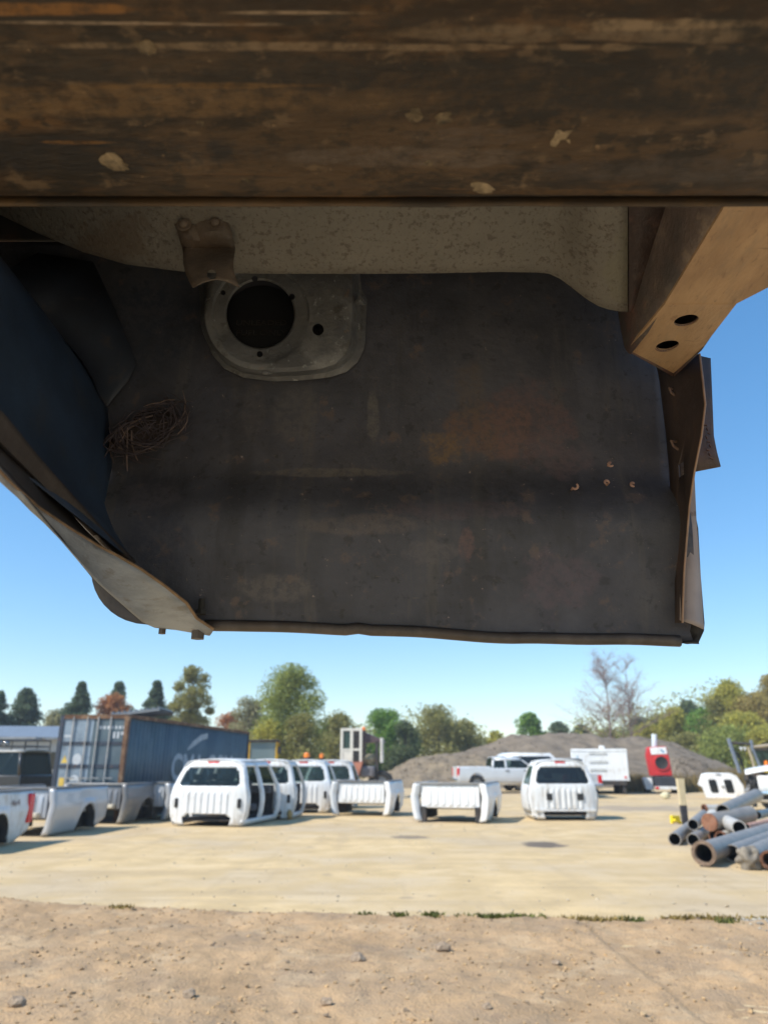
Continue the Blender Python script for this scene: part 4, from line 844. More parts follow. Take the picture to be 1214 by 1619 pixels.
for k in range(7): mb.bx(.2 + k * .26, .24 + k * .26, -.25, .25, 2.31, 2.35)
lad = mb.build('ladder', STEEL); lad.parent = None; lad.location = suv.location; lad.rotation_euler = suv.rotation_euler; tag(lad, 'metal ladder lying on the roof rack of the dark wagon', 'ladder')

# ------------------------------------------------------------------ blue shipping container
pa, pb = W(205, 1130, 21.7), W(395, 1158, 34.0)
ax = Vector((pb.x - pa.x, pb.y - pa.y, 0)); CLn = ax.length; crz = math.atan2(ax.y, ax.x) - math.pi / 2
CW, CH, Z0 = 2.12, 2.86 + .05, .0
ct = thing('shipping_container', 'long weathered blue shipping container with white lettering and rusty corner post', 'shipping container', (pa.x, pa.y, 0), crz)
BLUE = mat('container_blue', (.076, .116, .138), .6, var=.14, scale=.9, spots=[((.13, .165, .19), 1.2, .55, .15, .6), ((.045, .07, .095), 2.2, .58, .06, .5, (3, 3, .3)), ((.13, .08, .05), 5, .70, .05, .6), ((.04, .07, .11), .5, .55, .1, .5)])
BLUEP = mat('container_door_blue', (.22, .28, .34), .55, var=.15, scale=1.5, spots=[((.05, .08, .12), 2.2, .58, .1, .6), ((.25, .30, .35), 3.5, .62, .08, .5)])
DKB = mat('container_frame_blue', (.030, .042, .065), .6, var=.2, spots=[((.12, .06, .03), 7, .62, .08, .7)])
RUSTC = mat('container_rust', (.15, .075, .04), .85, var=.35, scale=3, spots=[((.30, .22, .13), 3, .58, .1, .6)])
def corr(n, y0, y1, x, d):
    pts = []; k = int((y1 - y0) / .28)
    for i in range(k):
        a = y0 + (y1 - y0) * i / k; w = (y1 - y0) / k
        pts += [(x, a + .02), (x, a + w * .36), (x + d, a + w * .5), (x + d, a + w * .86)]
    pts.append((x, y1)); return pts
for x, d, nm in ((-.03, -.036, 'side_wall'), (-CW + .03, .036, 'side_wall')):
    P = corr(0, .12, CLn - .12, x, d); mb = MB(); mb.grid([[Vector((a, b, z)) for a, b in P] for z in (.16, CH - .10)]); mb.build(nm, BLUE, ct, solid=.004, angle=20)
mb = MB(); mb.bx(-CW, 0, .0, CLn, CH - .05, CH - .01); mb.build('roof', mat('container_roof', (.14, .15, .16), .7, var=.2, spots=[((.25, .2, .14), 1.5, .55, .15, .7)]), ct)
mb = MB(); mb.bx(-CW, 0, CLn - .06, CLn, .1, CH); mb.build('end_wall', DKB, ct)
for x in (-.12, -CW):
    for y in (0, CLn - .14):
        mb = MB(); mb.bx(x, x + .12, y, y + .14, 0, CH); mb.build('corner_post', RUSTC if (x > -1 and y == 0) else DKB, ct)
    mb = MB(); mb.bx(x, x + .12, .14, CLn - .14, 0, .15); mb.build('bottom_rail', DKB, ct)
    mb = MB(); mb.bx(x + .03, x + .123, .14, CLn - .14, CH - .10, CH + .004); mb.build('top_rail', RUSTC, ct)
mb = MB(); mb.bx(-CW + .12, -.12, 0, .1, CH - .12, CH); mb.build('door_header', RUSTC, ct)
mb = MB(); mb.bx(-CW + .12, -.12, 0, .1, 0, .14); mb.build('door_sill', DKB, ct)
for i, (x0, x1) in enumerate(((-CW + .125, -CW / 2 - .01), (-CW / 2 + .01, -.125))):
    mb = MB(); mb.bx(x0, x1, .03, .07, .145, CH - .125); dr = mb.build('door', BLUE if i else BLUEP, ct)
    for z in (.78, 1.42, 2.05):
        mb = MB(); mb.bx(x0 + .03, x1 - .03, .012, .029, z, z + .10); mb.build('door_rib', DKB, dr)
    w = x1 - x0
    for q in (.33, .80) if i == 0 else (.14, .56):
        mb = MB(); mb.tube([(x0 + w * q, -.012, .05), (x0 + w * q, -.012, CH - .06)], .021, 8); lb_ = mb.build('lock_rod', mat('pale_rod', (.42, .40, .38), .5, var=.15), dr)
        mb = MB(); mb.box((x0 + w * q + .1, -.03, 1.15), (.3, .025, .04)); mb.build('rod_handle', STEEL, dr)
MK = mat('white_marking', (.48, .51, .54), .7, var=.1); MKY = mat('yellow_marking', (.60, .42, .08), .7, var=.15)
dx0 = -CW + .125
def decal(poly, m, y=.012): mb = MB(); mb.add([Vector((x, y, z)) for x, z in poly], [tuple(range(len(poly)))]); return mb.build('marking', m, ct, solid=.003, smooth=False)
decal([(dx0 + .06, 1.56), (dx0 + .26, 1.56), (dx0 + .16, 1.78)], MKY, .026)
decal([(dx0 + .08, .93), (dx0 + .24, .93), (dx0 + .24, 1.16), (dx0 + .08, 1.16)], MKY, .026)
for cz in (1.66, 1.08): decal([(dx0 + .54 + .14 * math.cos(a), cz + .16 * math.sin(a)) for a in [k * .5236 for k in range(12)]], MK, .026)
decal([(dx0 + .05, 2.27), (dx0 + .27, 2.27), (dx0 + .27, 2.34), (dx0 + .05, 2.34)], MK, .026)
for z, a, b in ((2.50, .18, .95), (2.33, .62, .92), (2.24, .62, .84)):
    x_ = -CW / 2 + a
    while x_ < -CW / 2 + b - .05:
        decal([(x_, z), (x_ + .07, z), (x_ + .07, z + .09), (x_, z + .09)], MK, .024); x_ += .12
LM = mat('white_lettering', (.34, .39, .44), .7, var=.15, scale=3, spots=[((.16, .21, .27), 4, .58, .1, .7)])
lettering('CMA CGM', 1.18, LM, ct, (-.0265, 3.6, 1.02), (R(90), 0, R(90)), align='LEFT', ext=.002, sx=1.2, bold=.035)
sw = [(5.0, 2.10), (5.5, 2.36), (6.3, 2.62), (7.0, 2.70), (7.0, 2.50), (6.4, 2.42), (5.6, 2.18), (5.1, 2.04)]
mb = MB(); mb.add([Vector((-.025, y - .1, z - .06)) for y, z in sw], [tuple(range(8))]); mb.build('swoosh', LM, ct, solid=.004, smooth=False)
# panel frame lying on the container
p = W(228, 1127, 24.0); fr_ = thing('slatted_frame', 'dark slatted metal frame lying tilted on top of the blue container', 'metal frame', (p.x, p.y, CH + .02), crz + R(10))
q = Matrix.Rotation(R(-7), 3, 'Y')
mb = MB()
for y in (-1.0, 1.0): mb = MB(); mb.box(q @ Vector((0, y, .12)), (1.5, .05, .07), m=q); mb.build('rail', STEEL, fr_)
pass
mb = MB(); mb.box(q @ Vector((0, 0, .16)), (1.52, 2.0, .012), m=q); mb.build('sheet', mat('blue_grey_sheet', (.12, .15, .2), .4, .3, var=.2), fr_)
for k in range(9): mb = MB(); mb.box(q @ Vector((-.7 + k * .175, 0, .19)), (.04, 2.05, .05), m=q); mb.build('slat', STEEL, fr_)

# low grey sheds behind the container
p = W(20, 1165, 46); sh = thing('grey_shed', 'long low grey metal shed behind the dark wagon at the left', 'shed', (p.x, p.y, 0), R(8))
mb = MB(); mb.bx(-14, 6, 0, 7, 0, 3.0); mb.build('wall', mat('shed_wall', (.36, .37, .37), .6, var=.08), sh)
mb = MB(); mb.prism([Vector((-14.3, y, z)) for y, z in ((-.4, 2.95), (3.5, 3.75), (7.4, 2.95), (7.4, 3.05), (3.5, 3.9), (-.4, 3.08))], (20.6, 0, 0)); mb.build('roof', mat('shed_roof', (.22, .25, .29), .5, .3, var=.1), sh)
for x in range(-13, 6, 3): mb = MB(); mb.bx(x, x + 1.3, -.02, .0, 1.2, 2.2); mb.build('window', PRIV, sh)

# ------------------------------------------------------------------ yellow machine cab behind the container end
p = W(416, 1200, 40); yl = thing('yellow_loader', 'yellow wheel loader with glass cab standing past the far end of the container', 'loader', (p.x, p.y, 0), R(4))
mb = MB(); mb.bx(-.85, .85, -.6, 2.4, .8, 1.6); mb.bx(-.9, .9, 2.4, 3.6, .9, 1.5); mb.build('body', YELLOWP, yl, bevel=.06)
mb = MB()
for x in (-.75, .68):
    for y in (-.5, .9): mb.bx(x, x + .08, y, y + .1, 1.55, 2.62)
mb.build('cab_frame', YELLOWP, yl)
mb = MB(); mb.bx(-.82, .82, -.6, 1.1, 2.62, 2.74); mb.build('cab_roof', DARK, yl, bevel=.04)
mb = MB(); mb.bx(-.66, .66, -.46, -.44, 1.62, 2.60); mb.build('cab_window', glass('pale_glass', (.22, .29, .31), .15, .8), yl)
for x in (-.95, .95):
    for y in (.1, 2.6): wheel(yl, (x, y, .65), .65, .45)
    mb = MB(); mb.box((x * .93, -.7, 2.2), (.22, .04, .34)); mb.build('mirror', RUBBER, yl)

# white framed machine cab (old loader) behind the second bed
p = G(560, 1258); wl = thing('white_cab_machine', 'old machine with white window frame cab, faded red base and dark sloping hood', 'machine', (W(560, 1215, 36).x, 36, 0), R(-6))
k = 1 / perpx(36, 2)
def lx(px): return (px - 560) * k
def lz(py): return 1.55 + (1211 - py) * k
mb = MB()
for a, b in ((537.5, 541.5), (553, 557.5), (568, 572)): mb.bx(lx(a), lx(b), -.05, .1, lz(1211), lz(1159))
for a, b in ((1158, 1162), (1189, 1192)): mb.bx(lx(537.5), lx(572), -.045, .105, lz(b), lz(a))
mb.bx(lx(541.5), lx(553), -.03, .06, lz(1212), lz(1190)); mb.build('cab_frame', mat('cream_paint', (.70, .66, .58), .6, var=.08, spots=[((.4, .22, .15), 5, .66, .06, .6)]), wl)
mb = MB(); mb.bx(lx(541.5), lx(553), .02, .04, lz(1189), lz(1162)); mb.build('cab_window', glass('teal_glass', (.03, .07, .065), .1, .75), wl)
mb = MB(); mb.bx(lx(538), lx(572), .15, 1.5, lz(1230), lz(1212)); mb.bx(lx(538), lx(572), 1.4, 1.5, lz(1212), lz(1160)); mb.build('cab_shell', DARK, wl)
mb = MB(); mb.prism([Vector((lx(a), -.2, lz(b))) for a, b in ((553, 1210), (574, 1208), (568, 1228), (562, 1236), (556, 1228))], (0, .5, 0)); mb.build('red_base', mat('faded_red', (.42, .17, .11), .7, var=.25), wl)
mb = MB(); mb.prism([Vector((lx(a), .2, lz(b))) for a, b in ((573, 1163), (580, 1166), (604, 1176), (604, 1180), (592, 1179), (573, 1180))], (0, 1.4, 0)); mb.build('sloping_hood', mat('maroon_hood', (.085, .055, .06), .6, var=.2), wl)
mb = MB(); mb.bx(lx(592), lx(597), .2, .4, lz(1236), lz(1178)); mb.build('post', DARK, wl)
mb = MB(); mb.tube([Vector((lx(603), .2, lz(1210))), Vector((lx(603), .2, lz(1173)))], k * 2.8, 10); mb.build('exhaust', mat('pale_pipe', (.55, .53, .5), .5), wl)
mb = MB(); mb.ico((lx(583), .5, lz(1205)), k * 11, 2, (1, .8, .8), .4, 3); mb.build('engine_block', mat('tan_engine', (.38, .3, .18), .8, var=.4, scale=6), wl)
mb = MB(); mb.bx(lx(568), lx(592), 0, 1.2, lz(1232), lz(1215)); mb.build('tank', mat('grey_tank', (.16, .15, .16), .5, var=.2), wl, bevel=.1)
for a in (545, 600): wheel(wl, (lx(a), .5, .62), .62, .4, (0, 1, 0))
mb = MB(); mb.ring((lx(574), .1, lz(1160)), (0, 0, 1), [(-.05, .09), (.05, .09), (.12, .06), (.13, .001)], 12); mb.build('beacon', AMBER, wl)

# ------------------------------------------------------------------ white box trailer
p = G(952, 1256); bt = thing('box_trailer', 'white box trailer with louvred back in front of the gravel mound', 'trailer', (p.x, p.y, 0), R(-15))
k = 1 / perpx(p.y, 1.5); wv = 86 * k / 2; z0, z1 = W(952, 1234, p.y).z, W(952, 1184, p.y).z
mb = MB(); mb.bx(-wv, wv, 0, 4.5, z0, z1); mb.build('box', WHITE, bt, bevel=.04)
for i, z in enumerate((.30, .55, .82)): mb = MB(); mb.bx(-wv * .35, wv * (.28 if i else .22), -.035, .0, z0 + (z1 - z0) * z, z0 + (z1 - z0) * z + .13); mb.build('louvre', mat('louvre_grey', (.55, .55, .53), .6), bt)
for z in (0, .92): mb = MB(); mb.bx(-wv, wv, -.02, -.002, z0 + (z1 - z0) * z, z0 + (z1 - z0) * z + .10); mb.build('edge_rail', WHITE, bt)
mb = MB(); mb.bx(.05, .35, .1, .6, z1, z1 + .16); mb.build('roof_vent', WHITE, bt, bevel=.04)
mb = MB(); mb.bx(-wv * .95, wv * .9, -.1, 4.3, z0 - .22, z0 - .01); mb.build('chassis', DARK, bt)
mb = MB(); mb.bx(wv * .72, wv * .85, 0, .2, 0, z0 - .2); mb.build('support_leg', DARK, bt)
for x in (-wv * .6, wv * .55):
    for y in (1.6, 2.5): wheel(bt, (x, y, .36), .36, .25)
for x in (wv * .86,): mb = MB(); mb.bx(x - .05, x + .05, -.06, -.052, z0 + .12, z0 + .22); mb.build('marker_light', REDL, bt)
mb = MB(); mb.bx(-wv * .80, -wv * .74, -.012, -.002, z0 + .75, z0 + 1.25); mb.build('sign', mat('pale_blue_sign', (.35, .5, .6), .6), bt)

# ------------------------------------------------------------------ red machine with round intake on trailer
p = G(1043, 1254); rc = thing('red_chipper', 'red machine with round black intake and white chute on a small trailer', 'machine', (p.x + .32, p.y, 0), R(-15))
k = 1 / perpx(p.y, 1.8)
def rx(px): return (px - 1043) * k
def rz_(py): return W(1043, py, p.y).z
hood = [(1023, 1227), (1020, 1195), (1023, 1181), (1052, 1180), (1055, 1200), (1056, 1222), (1056, 1227)]
mb = MB(); mb.prism([Vector((rx(a), 0, rz_(b))) for a, b in hood], (0, 1.0, 0)); mb.build('hood', REDP, rc, bevel=.05)
mb = MB(); mb.prism([Vector((rx(a), -.03, rz_(b))) for a, b in ((1028, 1193), (1027, 1182), (1051, 1181), (1052, 1192))], (0, .025, 0)); mb.build('white_panel', WHITE, rc)
mb = MB(); mb.prism([Vector((rx(a), -.036, rz_(b))) for a, b in ((1042, 1186), (1044, 1184), (1049, 1189), (1047, 1191))], (0, .005, 0)); mb.build('emblem', mat('blue_emblem', (.1, .25, .4), .5), rc)
c = Vector((rx(1042), -.02, rz_(1206))); mb = MB(); r_ = k * 9.5; mb.ring(c, (0, -1, 0), [(0, r_ * 1.15), (.06, r_), (.03, r_ * .85), (-.01, r_ * .3), (-.01, .001)], 24); mb.build('round_intake', RUBBER, rc)
mb = MB(); mb.ring(c, (0, -1, 0), [(.0, r_ * 1.28), (.05, r_ * 1.22), (.05, r_ * 1.02), (0, r_ * 1.0)], 24); mb.build('intake_rim', REDP, rc)
mb = MB(); mb.tube([Vector((rx(1036), .7, rz_(1182))), Vector((rx(1038), .7, rz_(1160)))], k * 4.2, 10); mb.build('chute', mat('pale_chute', (.6, .68, .72), .4), rc)
mb = MB(); mb.prism([Vector((rx(a), -.4, rz_(b))) for a, b in ((1027, 1243), (1029, 1228), (1056, 1228), (1066, 1243))], (0, 2.2, 0)); mb.build('feed_box', mat('charcoal_box', (.03, .033, .042), .6, var=.2), rc, bevel=.03)
mb = MB(); mb.bx(rx(1027), rx(1068), -.5, -.4, rz_(1248), rz_(1243)); mb.build('bumper_bar', WHITE2, rc, bevel=.02)
for a in (1030, 1063): mb = MB(); mb.bx(rx(a) - .09, rx(a) + .09, -.52, -.50, rz_(1247.3), rz_(1243.6)); mb.build('tail_light', REDL, rc)
mb = MB(); mb.prism([Vector((rx(a), -.2, rz_(b))) for a, b in ((1014, 1249), (1011, 1231), (1016, 1229), (1025, 1231), (1026, 1249))], (0, .9, 0)); mb.build('fender', WHITE2, rc, bevel=.05)
for a in (1018, 1064): wheel(rc, (rx(a), .4, .36), .36, .28)
mb = MB(); mb.ico((0, 0, 0), .22, 2, (1, .8, .75), .3, 8); o = mb.build('pale_stone_block', mat('pale_block', (.6, .55, .36), .9, var=.15), smooth=False); q_ = G(1052, 1263); o.location = (q_.x, q_.y, .14); tag(o, 'cream coloured block on the ground right below the red machine', 'block')

# ------------------------------------------------------------------ gravel mounds
GRAV = mat('mound_gravel', (.185, .150, .112), .97, var=.22, scale=1.5, spots=[((.23, .19, .145), .6, .55, .12, .6), ((.105, .088, .07), 2.5, .58, .1, .5), ((.28, .25, .21), 9, .68, .05, .5)], bump=.8, bscale=14, spec=.15)
GRAVT = mat('mound_tan_gravel', (.22, .175, .122), .97, var=.2, scale=1.5, spots=[((.31, .24, .15), .35, .55, .10, .8), ((.11, .092, .078), 2.5, .6, .1, .5)], bump=.8, bscale=14, spec=.15)
def mound(label, Y, ridge, depth, m, amp=.25, seed=0):
    pts = [W(px, py, Y) for px, py in ridge]; xs_ = [q.x for q in pts]; zs2 = [max(.02, q.z) for q in pts]
    cx = (xs_[0] + xs_[-1]) / 2; t = thing('gravel_mound', label, 'gravel mound', (cx, Y, 0)); n = 110; rows = []
    for j in range(41):
        v = -1 + 2 * j / 40; r_ = []
        for i in range(n):
            x = lerp(xs_[0], xs_[-1], i / (n - 1)); h = interp(xs_, zs2, x); s = max(0, 1 - abs(v) ** 1.25)
            z = h * s
            e = min(1, z / .8)
            z += e * amp * (mnoise.noise(Vector((x * .45 + seed, v * 2.4, seed))) * .9 + .5 * mnoise.noise(Vector((x * 1.4, v * 6, seed + 3))) + .22 * mnoise.noise(Vector((x * 4, v * 18, seed + 5))))
            r_.append(Vector((x - cx, v * depth, z - .03)))
        rows.append(r_)
    mb = MB(); mb.grid(rows); mb.build('heap', m, t, angle=70)
    r2 = np.random.default_rng(int(seed) + 11)
    def plc(r):
        i, j = r.integers(0, n), r.integers(0, 24); q = rows[j][i]; return q.x + r.uniform(-.15, .15), q.y, q.z
    s_ = stones('loose_stone', 1500, plc, .02, .10, m, mean=1.5); s_.parent = t
    return t
mound('broad grey gravel mound with the highest top, behind the white trailer', 60, [(590, 1222), (640, 1212), (700, 1192), (740, 1186), (775, 1174), (800, 1166), (830, 1160), (870, 1159), (930, 1160), (960, 1166), (985, 1164), (1010, 1163), (1040, 1168), (1080, 1182), (1130, 1206), (1180, 1232)], 9, GRAV, .3, 1)
mound('lower tan gravel mound behind the silver pickup', 55, [(596, 1232), (625, 1212), (655, 1197), (690, 1194), (730, 1193), (765, 1193), (800, 1200), (860, 1224)], 6, GRAVT, .25, 8)
mound('small stony grey heap with dry grass right of the red machine', 50, [(1040, 1226), (1056, 1200), (1075, 1195), (1100, 1200), (1118, 1212), (1140, 1232)], 3.5, GRAV, .3, 15)

# dry grass along the mound foot
DRYG = mat('dry_grass', (.24, .18, .075), .9, var=.25, island=.5, transl=.3)
mb = MB(); r = random.Random(9)
def tall(mb, x, y, h, w):
    a = r.random() * 3.14; d = Vector((math.cos(a), math.sin(a), 0)) * w; tp = Vector((x + r.gauss(0, .15), y + r.gauss(0, .15), h))
    p0 = Vector((x, y, 0)); mb.add([p0 - d, p0 + d, tp], [(0, 1, 2)])
for i in range(5200):
    px = r.choice((r.uniform(975, 1020), r.uniform(1060, 1180), r.uniform(1130, 1225))); Y = r.uniform(43, 48)
    tall(mb, W(px, 1240, Y).x, Y, r.uniform(.3, 1.1) * (1.3 if px > 1120 else 1), r.uniform(.02, .05))
tag(mb.build('dry_grass', DRYG, smooth=False), kind='stuff')

# ------------------------------------------------------------------ things at the right
p = W(1078, 1215, 62); yc = thing('yellow_digger', 'yellow digger cab with orange beacon peeking over the small stony heap', 'digger', (p.x, p.y, 0), 0)
k = 1 / perpx(62, 2.5)
def yx(px): return (px - 1078) * k
def yz(py): return W(1078, py, 62).z
mb = MB(); mb.bx(yx(1058), yx(1070), 0, 1, yz(1192), yz(1186)); mb.bx(yx(1066), yx(1070), 0, 1, yz(1198), yz(1192)); mb.build('arm', YELLOWP, yc)
mb = MB(); mb.bx(yx(1070), yx(1095), 0, 1.5, yz(1190), yz(1187))
for a in (1070, 1093): mb.bx(yx(a), yx(a + 2.5), 0, .12, .9, yz(1190))
mb.build('cab_frame', YELLOWP, yc)
mb = MB(); mb.bx(yx(1072), yx(1093), .1, .14, .9, yz(1190)); mb.build('cab_window', CLEAR, yc)
mb = MB(); mb.bx(yx(1060), yx(1100), 0, 3, .4, 1.5); mb.build('body', YELLOWP, yc, bevel=.05)
mb = MB(); mb.ring((yx(1075), .5, yz(1186)), (0, 0, 1), [(0, .16), (.2, .16), (.26, .001)], 12); mb.build('beacon', AMBER, yc)
for a in (1064, 1096): wheel(yc, (yx(a), .2, .6), .6, .4, (0, 1, 0))
p = W(1112, 1215, 66); k = 1 / perpx(66, 2); wb = thing('storage_box', 'pale grey storage box behind the small stony heap at the wood edge', 'storage box', (p.x, p.y, 0), R(-4))
mb = MB(); mb.bx(-16 * k, 16 * k, 0, 4, .3, W(1112, 1198, 66).z); mb.build('box', mat('pale_grey_paint', (.55, .58, .6), .5, var=.08), wb, bevel=.05)
mb = MB(); mb.bx(-16 * k, 16 * k, -.04, -.002, W(1112, 1199, 66).z - .15, W(1112, 1199, 66).z); mb.build('edge_rail', STEEL, wb)
mb = MB(); mb.bx(-14 * k, 14 * k, .2, 3.8, 0, .3); mb.build('base', DARK, wb)

# white truck cap standing on end
p = G(1140, 1262); tc_ = thing('camper_shell', 'white camper shell with two dark rounded rear windows, set on the ground behind the pipes', 'camper shell', (p.x, p.y, 0), R(-22))
k = 1 / perpx(p.y, .6)
def cx_(px): return (px - 1140) * k
def cz_(py): return max(0.0, W(1140, py, p.y).z)
outl = [(1118, 1263), (1115, 1246), (1109, 1241), (1116, 1225), (1125, 1223), (1158, 1223), (1166, 1227), (1174, 1242), (1174, 1252), (1175, 1262)]
mb = MB(); mb.prism([Vector((cx_(a), 0, cz_(b))) for a, b in outl], (0, .05, 0)); rear = mb.build('rear_panel', WHITE, tc_, bevel=.012)
holes = []
mb = MB(); O2 = outl[1:]; mb.grid([[Vector((cx_(a) * s, y, cz_(b))) for a, b in outl] for y, s in ((.05, 1), (1.2, 1.0), (2.3, .98))]); mb.build('shell', WHITE, tc_, solid=.03)
for a in (1131, 1153.5):
    w_, h_ = 5.2, 9.5
    def rr(s): return [Vector((cx_(a + dx * w_ * s + dz * -1.2), -.012, cz_(1243 - dz * h_ * s))) for dx, dz in ((-1, -.75), (-.75, -1), (.75, -1), (1, -.75), (1, .75), (.75, 1), (-.75, 1), (-1, .75))]
    mb = MB(); mb.prism(rr(1.12), (0, .011, 0)); f_ = mb.build('window', RUBBER, tc_); mb = MB(); mb.prism([v + Vector((0, -.006, 0)) for v in rr(.9)], (0, .01, 0)); mb.build('pane', PRIV, f_)
mb = MB(); mb.box((cx_(1144), -.03, cz_(1243)), (.12, .05, .06)); mb.build('handle', CHROME, tc_)
mb = MB(); mb.box((cx_(1140), -.02, cz_(1224)), (.22, .04, .04)); mb.build('hinge', STEEL, tc_)

# hydraulic mast machine
mk = thing('mast_loader', 'grey hydraulic lift arms of a loader above the wrecked truck at the right edge', 'loader', (W(1185, 1230, 33).x, 33, 0), R(-27))
k = 1 / perpx(33, 2)
def mx(px): return (px - 1185) * k
def mz(py): return W(1185, py, 33).z
GB = mat('blue_grey_steel', (.17, .20, .25), .5, .2, var=.15)
for pts, r_ in ((((1163, 1167), (1165, 1181), (1172, 1222)), 3.0), (((1195, 1170), (1195, 1184), (1202, 1216)), 2.6)):
    mb = MB(); mb.tube([Vector((mx(a), 0, mz(b))) for a, b in pts], r_ * k, 10); mb.build('lift_arm', GB, mk)
mb = MB(); mb.tube([Vector((mx(1165), .0, mz(1174))), Vector((mx(1197), .0, mz(1177)))], 2.2 * k, 8); mb.build('cross_tube', DARK, mk)
mb = MB(); mb.tube([Vector((mx(1189), -.2, mz(1181))), Vector((mx(1192), -.2, mz(1197))), Vector((mx(1194), -.2, mz(1218)))], 2.0 * k, 8); mb.build('cylinder', mat('tan_cylinder', (.36, .30, .2), .6, var=.2), mk)
mb = MB(); mb.tube([Vector((mx(1172), .3, mz(1188))), Vector((mx(1178), .3, mz(1216)))], 1.8 * k, 8); mb.build('cylinder', DARK, mk)
mb = MB(); mb.tube([Vector((mx(1197), .0, mz(1181))), Vector((mx(1225), .0, mz(1178)))], 2.2 * k, 8); mb.build('boom', mat('tan_boom', (.32, .27, .2), .6, var=.2), mk)
mb = MB(); mb.bx(mx(1198), mx(1230), .5, 2, mz(1222), mz(1186)); mb.build('cab_window', glass('teal_glass2', (.03, .06, .05), .1, .8), mk)
mb = MB(); mb.bx(mx(1198), mx(1240), .4, 2.2, mz(1186), mz(1182)); mb.build('cab_roof', DARK, mk)
mb = MB(); mb.bx(mx(1205), mx(1235), -.4, 1.2, mz(1221), mz(1210)); mb.build('hood', YELLOWB, mk, bevel=.05)
mb = MB(); mb.bx(mx(1186), mx(1235), .3, 2.6, .5, 1.25); mb.build('body', DARK, mk, bevel=.05)
mb = MB(); mb.ring((mx(1211), .2, mz(1210)), (0, 0, 1), [(0, .08), (.16, .08), (.2, .001)], 12); mb.build('beacon', AMBER, mk)
for a in (1194, 1236): wheel(mk, (mx(a), .4, .5), .5, .4, (0, 1, 0))
for i, a in enumerate((1175, 1181)):
    pass
# bunting flags
fg = thing('pennant', 'two small white triangular pennants hanging between the lift arms', 'pennant', (mx(1178) + mk.location.x, 32.9, mz(1184)))
for i in (0, 1):
    mb = MB(); x0 = -.12 + i * .17; mb.prism([Vector((x0, 0, .08)), Vector((x0 + .15, 0, .08)), Vector((x0 + .08, 0, -.10))], (0, .012, 0)); mb.build('flag', WHITE, fg)
mb = MB(); mb.tube([Vector((-.45, .006, .09)), Vector((.0, .006, .085)), Vector((.55, .006, .14))], .006, 5); mb.build('cord', RUBBER, fg)

# wrecked white truck front
p = G(1207, 1282); wr = thing('wrecked_truck', 'wrecked white truck with bare engine parts and raised hood at the right edge', 'wrecked truck', (p.x, p.y, 0), R(-26))
k = 1 / perpx(p.y, .8)
def wx(px): return (px - 1207) * k
def wz(py): return W(1207, py, p.y).z
mb = MB(); mb.grid([[Vector((wx(a), y, wz(b) + dz)) for a, b in ((1189, 1220), (1197, 1218), (1207, 1216), (1225, 1213), (1250, 1212))] for y, dz in ((-.2, -.10), (.0, .0), (.6, .06), (1.4, .06), (2.0, .0))]); mb.build('hood', WHITE, wr, solid=.03)
mb = MB(); mb.grid([[Vector((wx(a), y, z)) for z in (wz(1256), wz(1240), wz(1226))] for a, y in ((1205, -.1), (1212, -.16), (1225, -.2), (1250, -.2))]); mb.build('fender', WHITE2, wr, solid=.03)
rr_ = random.Random(4)
for i in range(9):
    mb = MB(); mb.ico((wx(rr_.uniform(1189, 1206)), rr_.uniform(.1, .7), wz(rr_.uniform(1226, 1252))), k * rr_.uniform(3, 6), 2, (1, 1, 1.1), .7, i); mb.build('engine_part', (DARK, STEEL, mat('grimy_alloy', (.25, .24, .22), .5, .3, var=.4, scale=10))[i % 3], wr, smooth=False)
for i in range(6):
    mb = MB(); x_ = rr_.uniform(1188, 1200); mb.tube([Vector((wx(x_), 0, wz(1228))), Vector((wx(x_ + 2), -.1, wz(1238))), Vector((wx(x_ - 1), 0, wz(1252)))], .03, 6); mb.build('hose', RUBBER, wr)
mb = MB(); mb.tube([Vector((wx(1200), -.25, wz(1253))), Vector((wx(1240), -.25, wz(1253)))], k * 1.8, 8); mb.build('blue_bar', mat('pale_blue', (.35, .52, .68), .4), wr)
mb = MB(); mb.tube([Vector((wx(1195), -.2, wz(1266))), Vector((wx(1240), -.2, wz(1267)))], k * 2.4, 8); mb.build('axle_tube', mat('tan_boom', (.3, .26, .2), .6), wr)
mb = MB(); mb.bx(wx(1192), wx(1199), -.1, .5, wz(1276), wz(1267)); mb.build('spring_hanger', RUBBER, wr)
mb = MB(); mb.bx(wx(1203), wx(1245), 0, .8, wz(1265), wz(1256)); mb.build('frame', DARK, wr)
wheel(wr, (wx(1222), .2, .38), .40, .28, (0, 1, 0))
mb = MB(); mb.bx(wx(1222), wx(1270), .2, 2.4, .5, 1.2); mb.build('cab_body', WHITE2, wr, bevel=.06)

# leaning stake and yellow block
p = G(1083, 1304); a, b = W(1074, 1231, p.y), W(1083, 1304, p.y); k = 1 / perpx(p.y, 1)
stk = thing('wooden_stake', 'leaning square stake with pale top and dark lower part beside the pipe pile', 'stake', p)
dm_ = a - p; mid_ = p + dm_ * .42
def qbar(A_, B_, w, w2, name, m):
    mb = MB(); mb.grid([[Vector((q.x + sx * ww, q.y + sy * ww, q.z)) - p for sx, sy in ((-1, -1), (1, -1), (1, 1), (-1, 1))] for q, ww in ((A_, w), (B_, w2))], loop=True); nv = len(mb.v); mb.f += [(3, 2, 1, 0), (4, 5, 6, 7)]; mb.build(name, m, stk)
qbar(mid_, p + dm_, k * 4.3, k * 5.0, 'bare_top', mat('pale_wood', (.58, .48, .30), .85, var=.12, scale=6, stretch=(8, 8, 1)))
qbar(p, mid_, k * 3.8, k * 4.3, 'tarred_foot', mat('tarred_wood', (.035, .035, .04), .8, var=.3, scale=8))
p = G(1070, 1303); k = 1 / perpx(p.y, .1); yb_ = thing('yellow_block', 'bright yellow bent plastic block on the ground left of the pipe pile', 'plastic block', p, R(20))
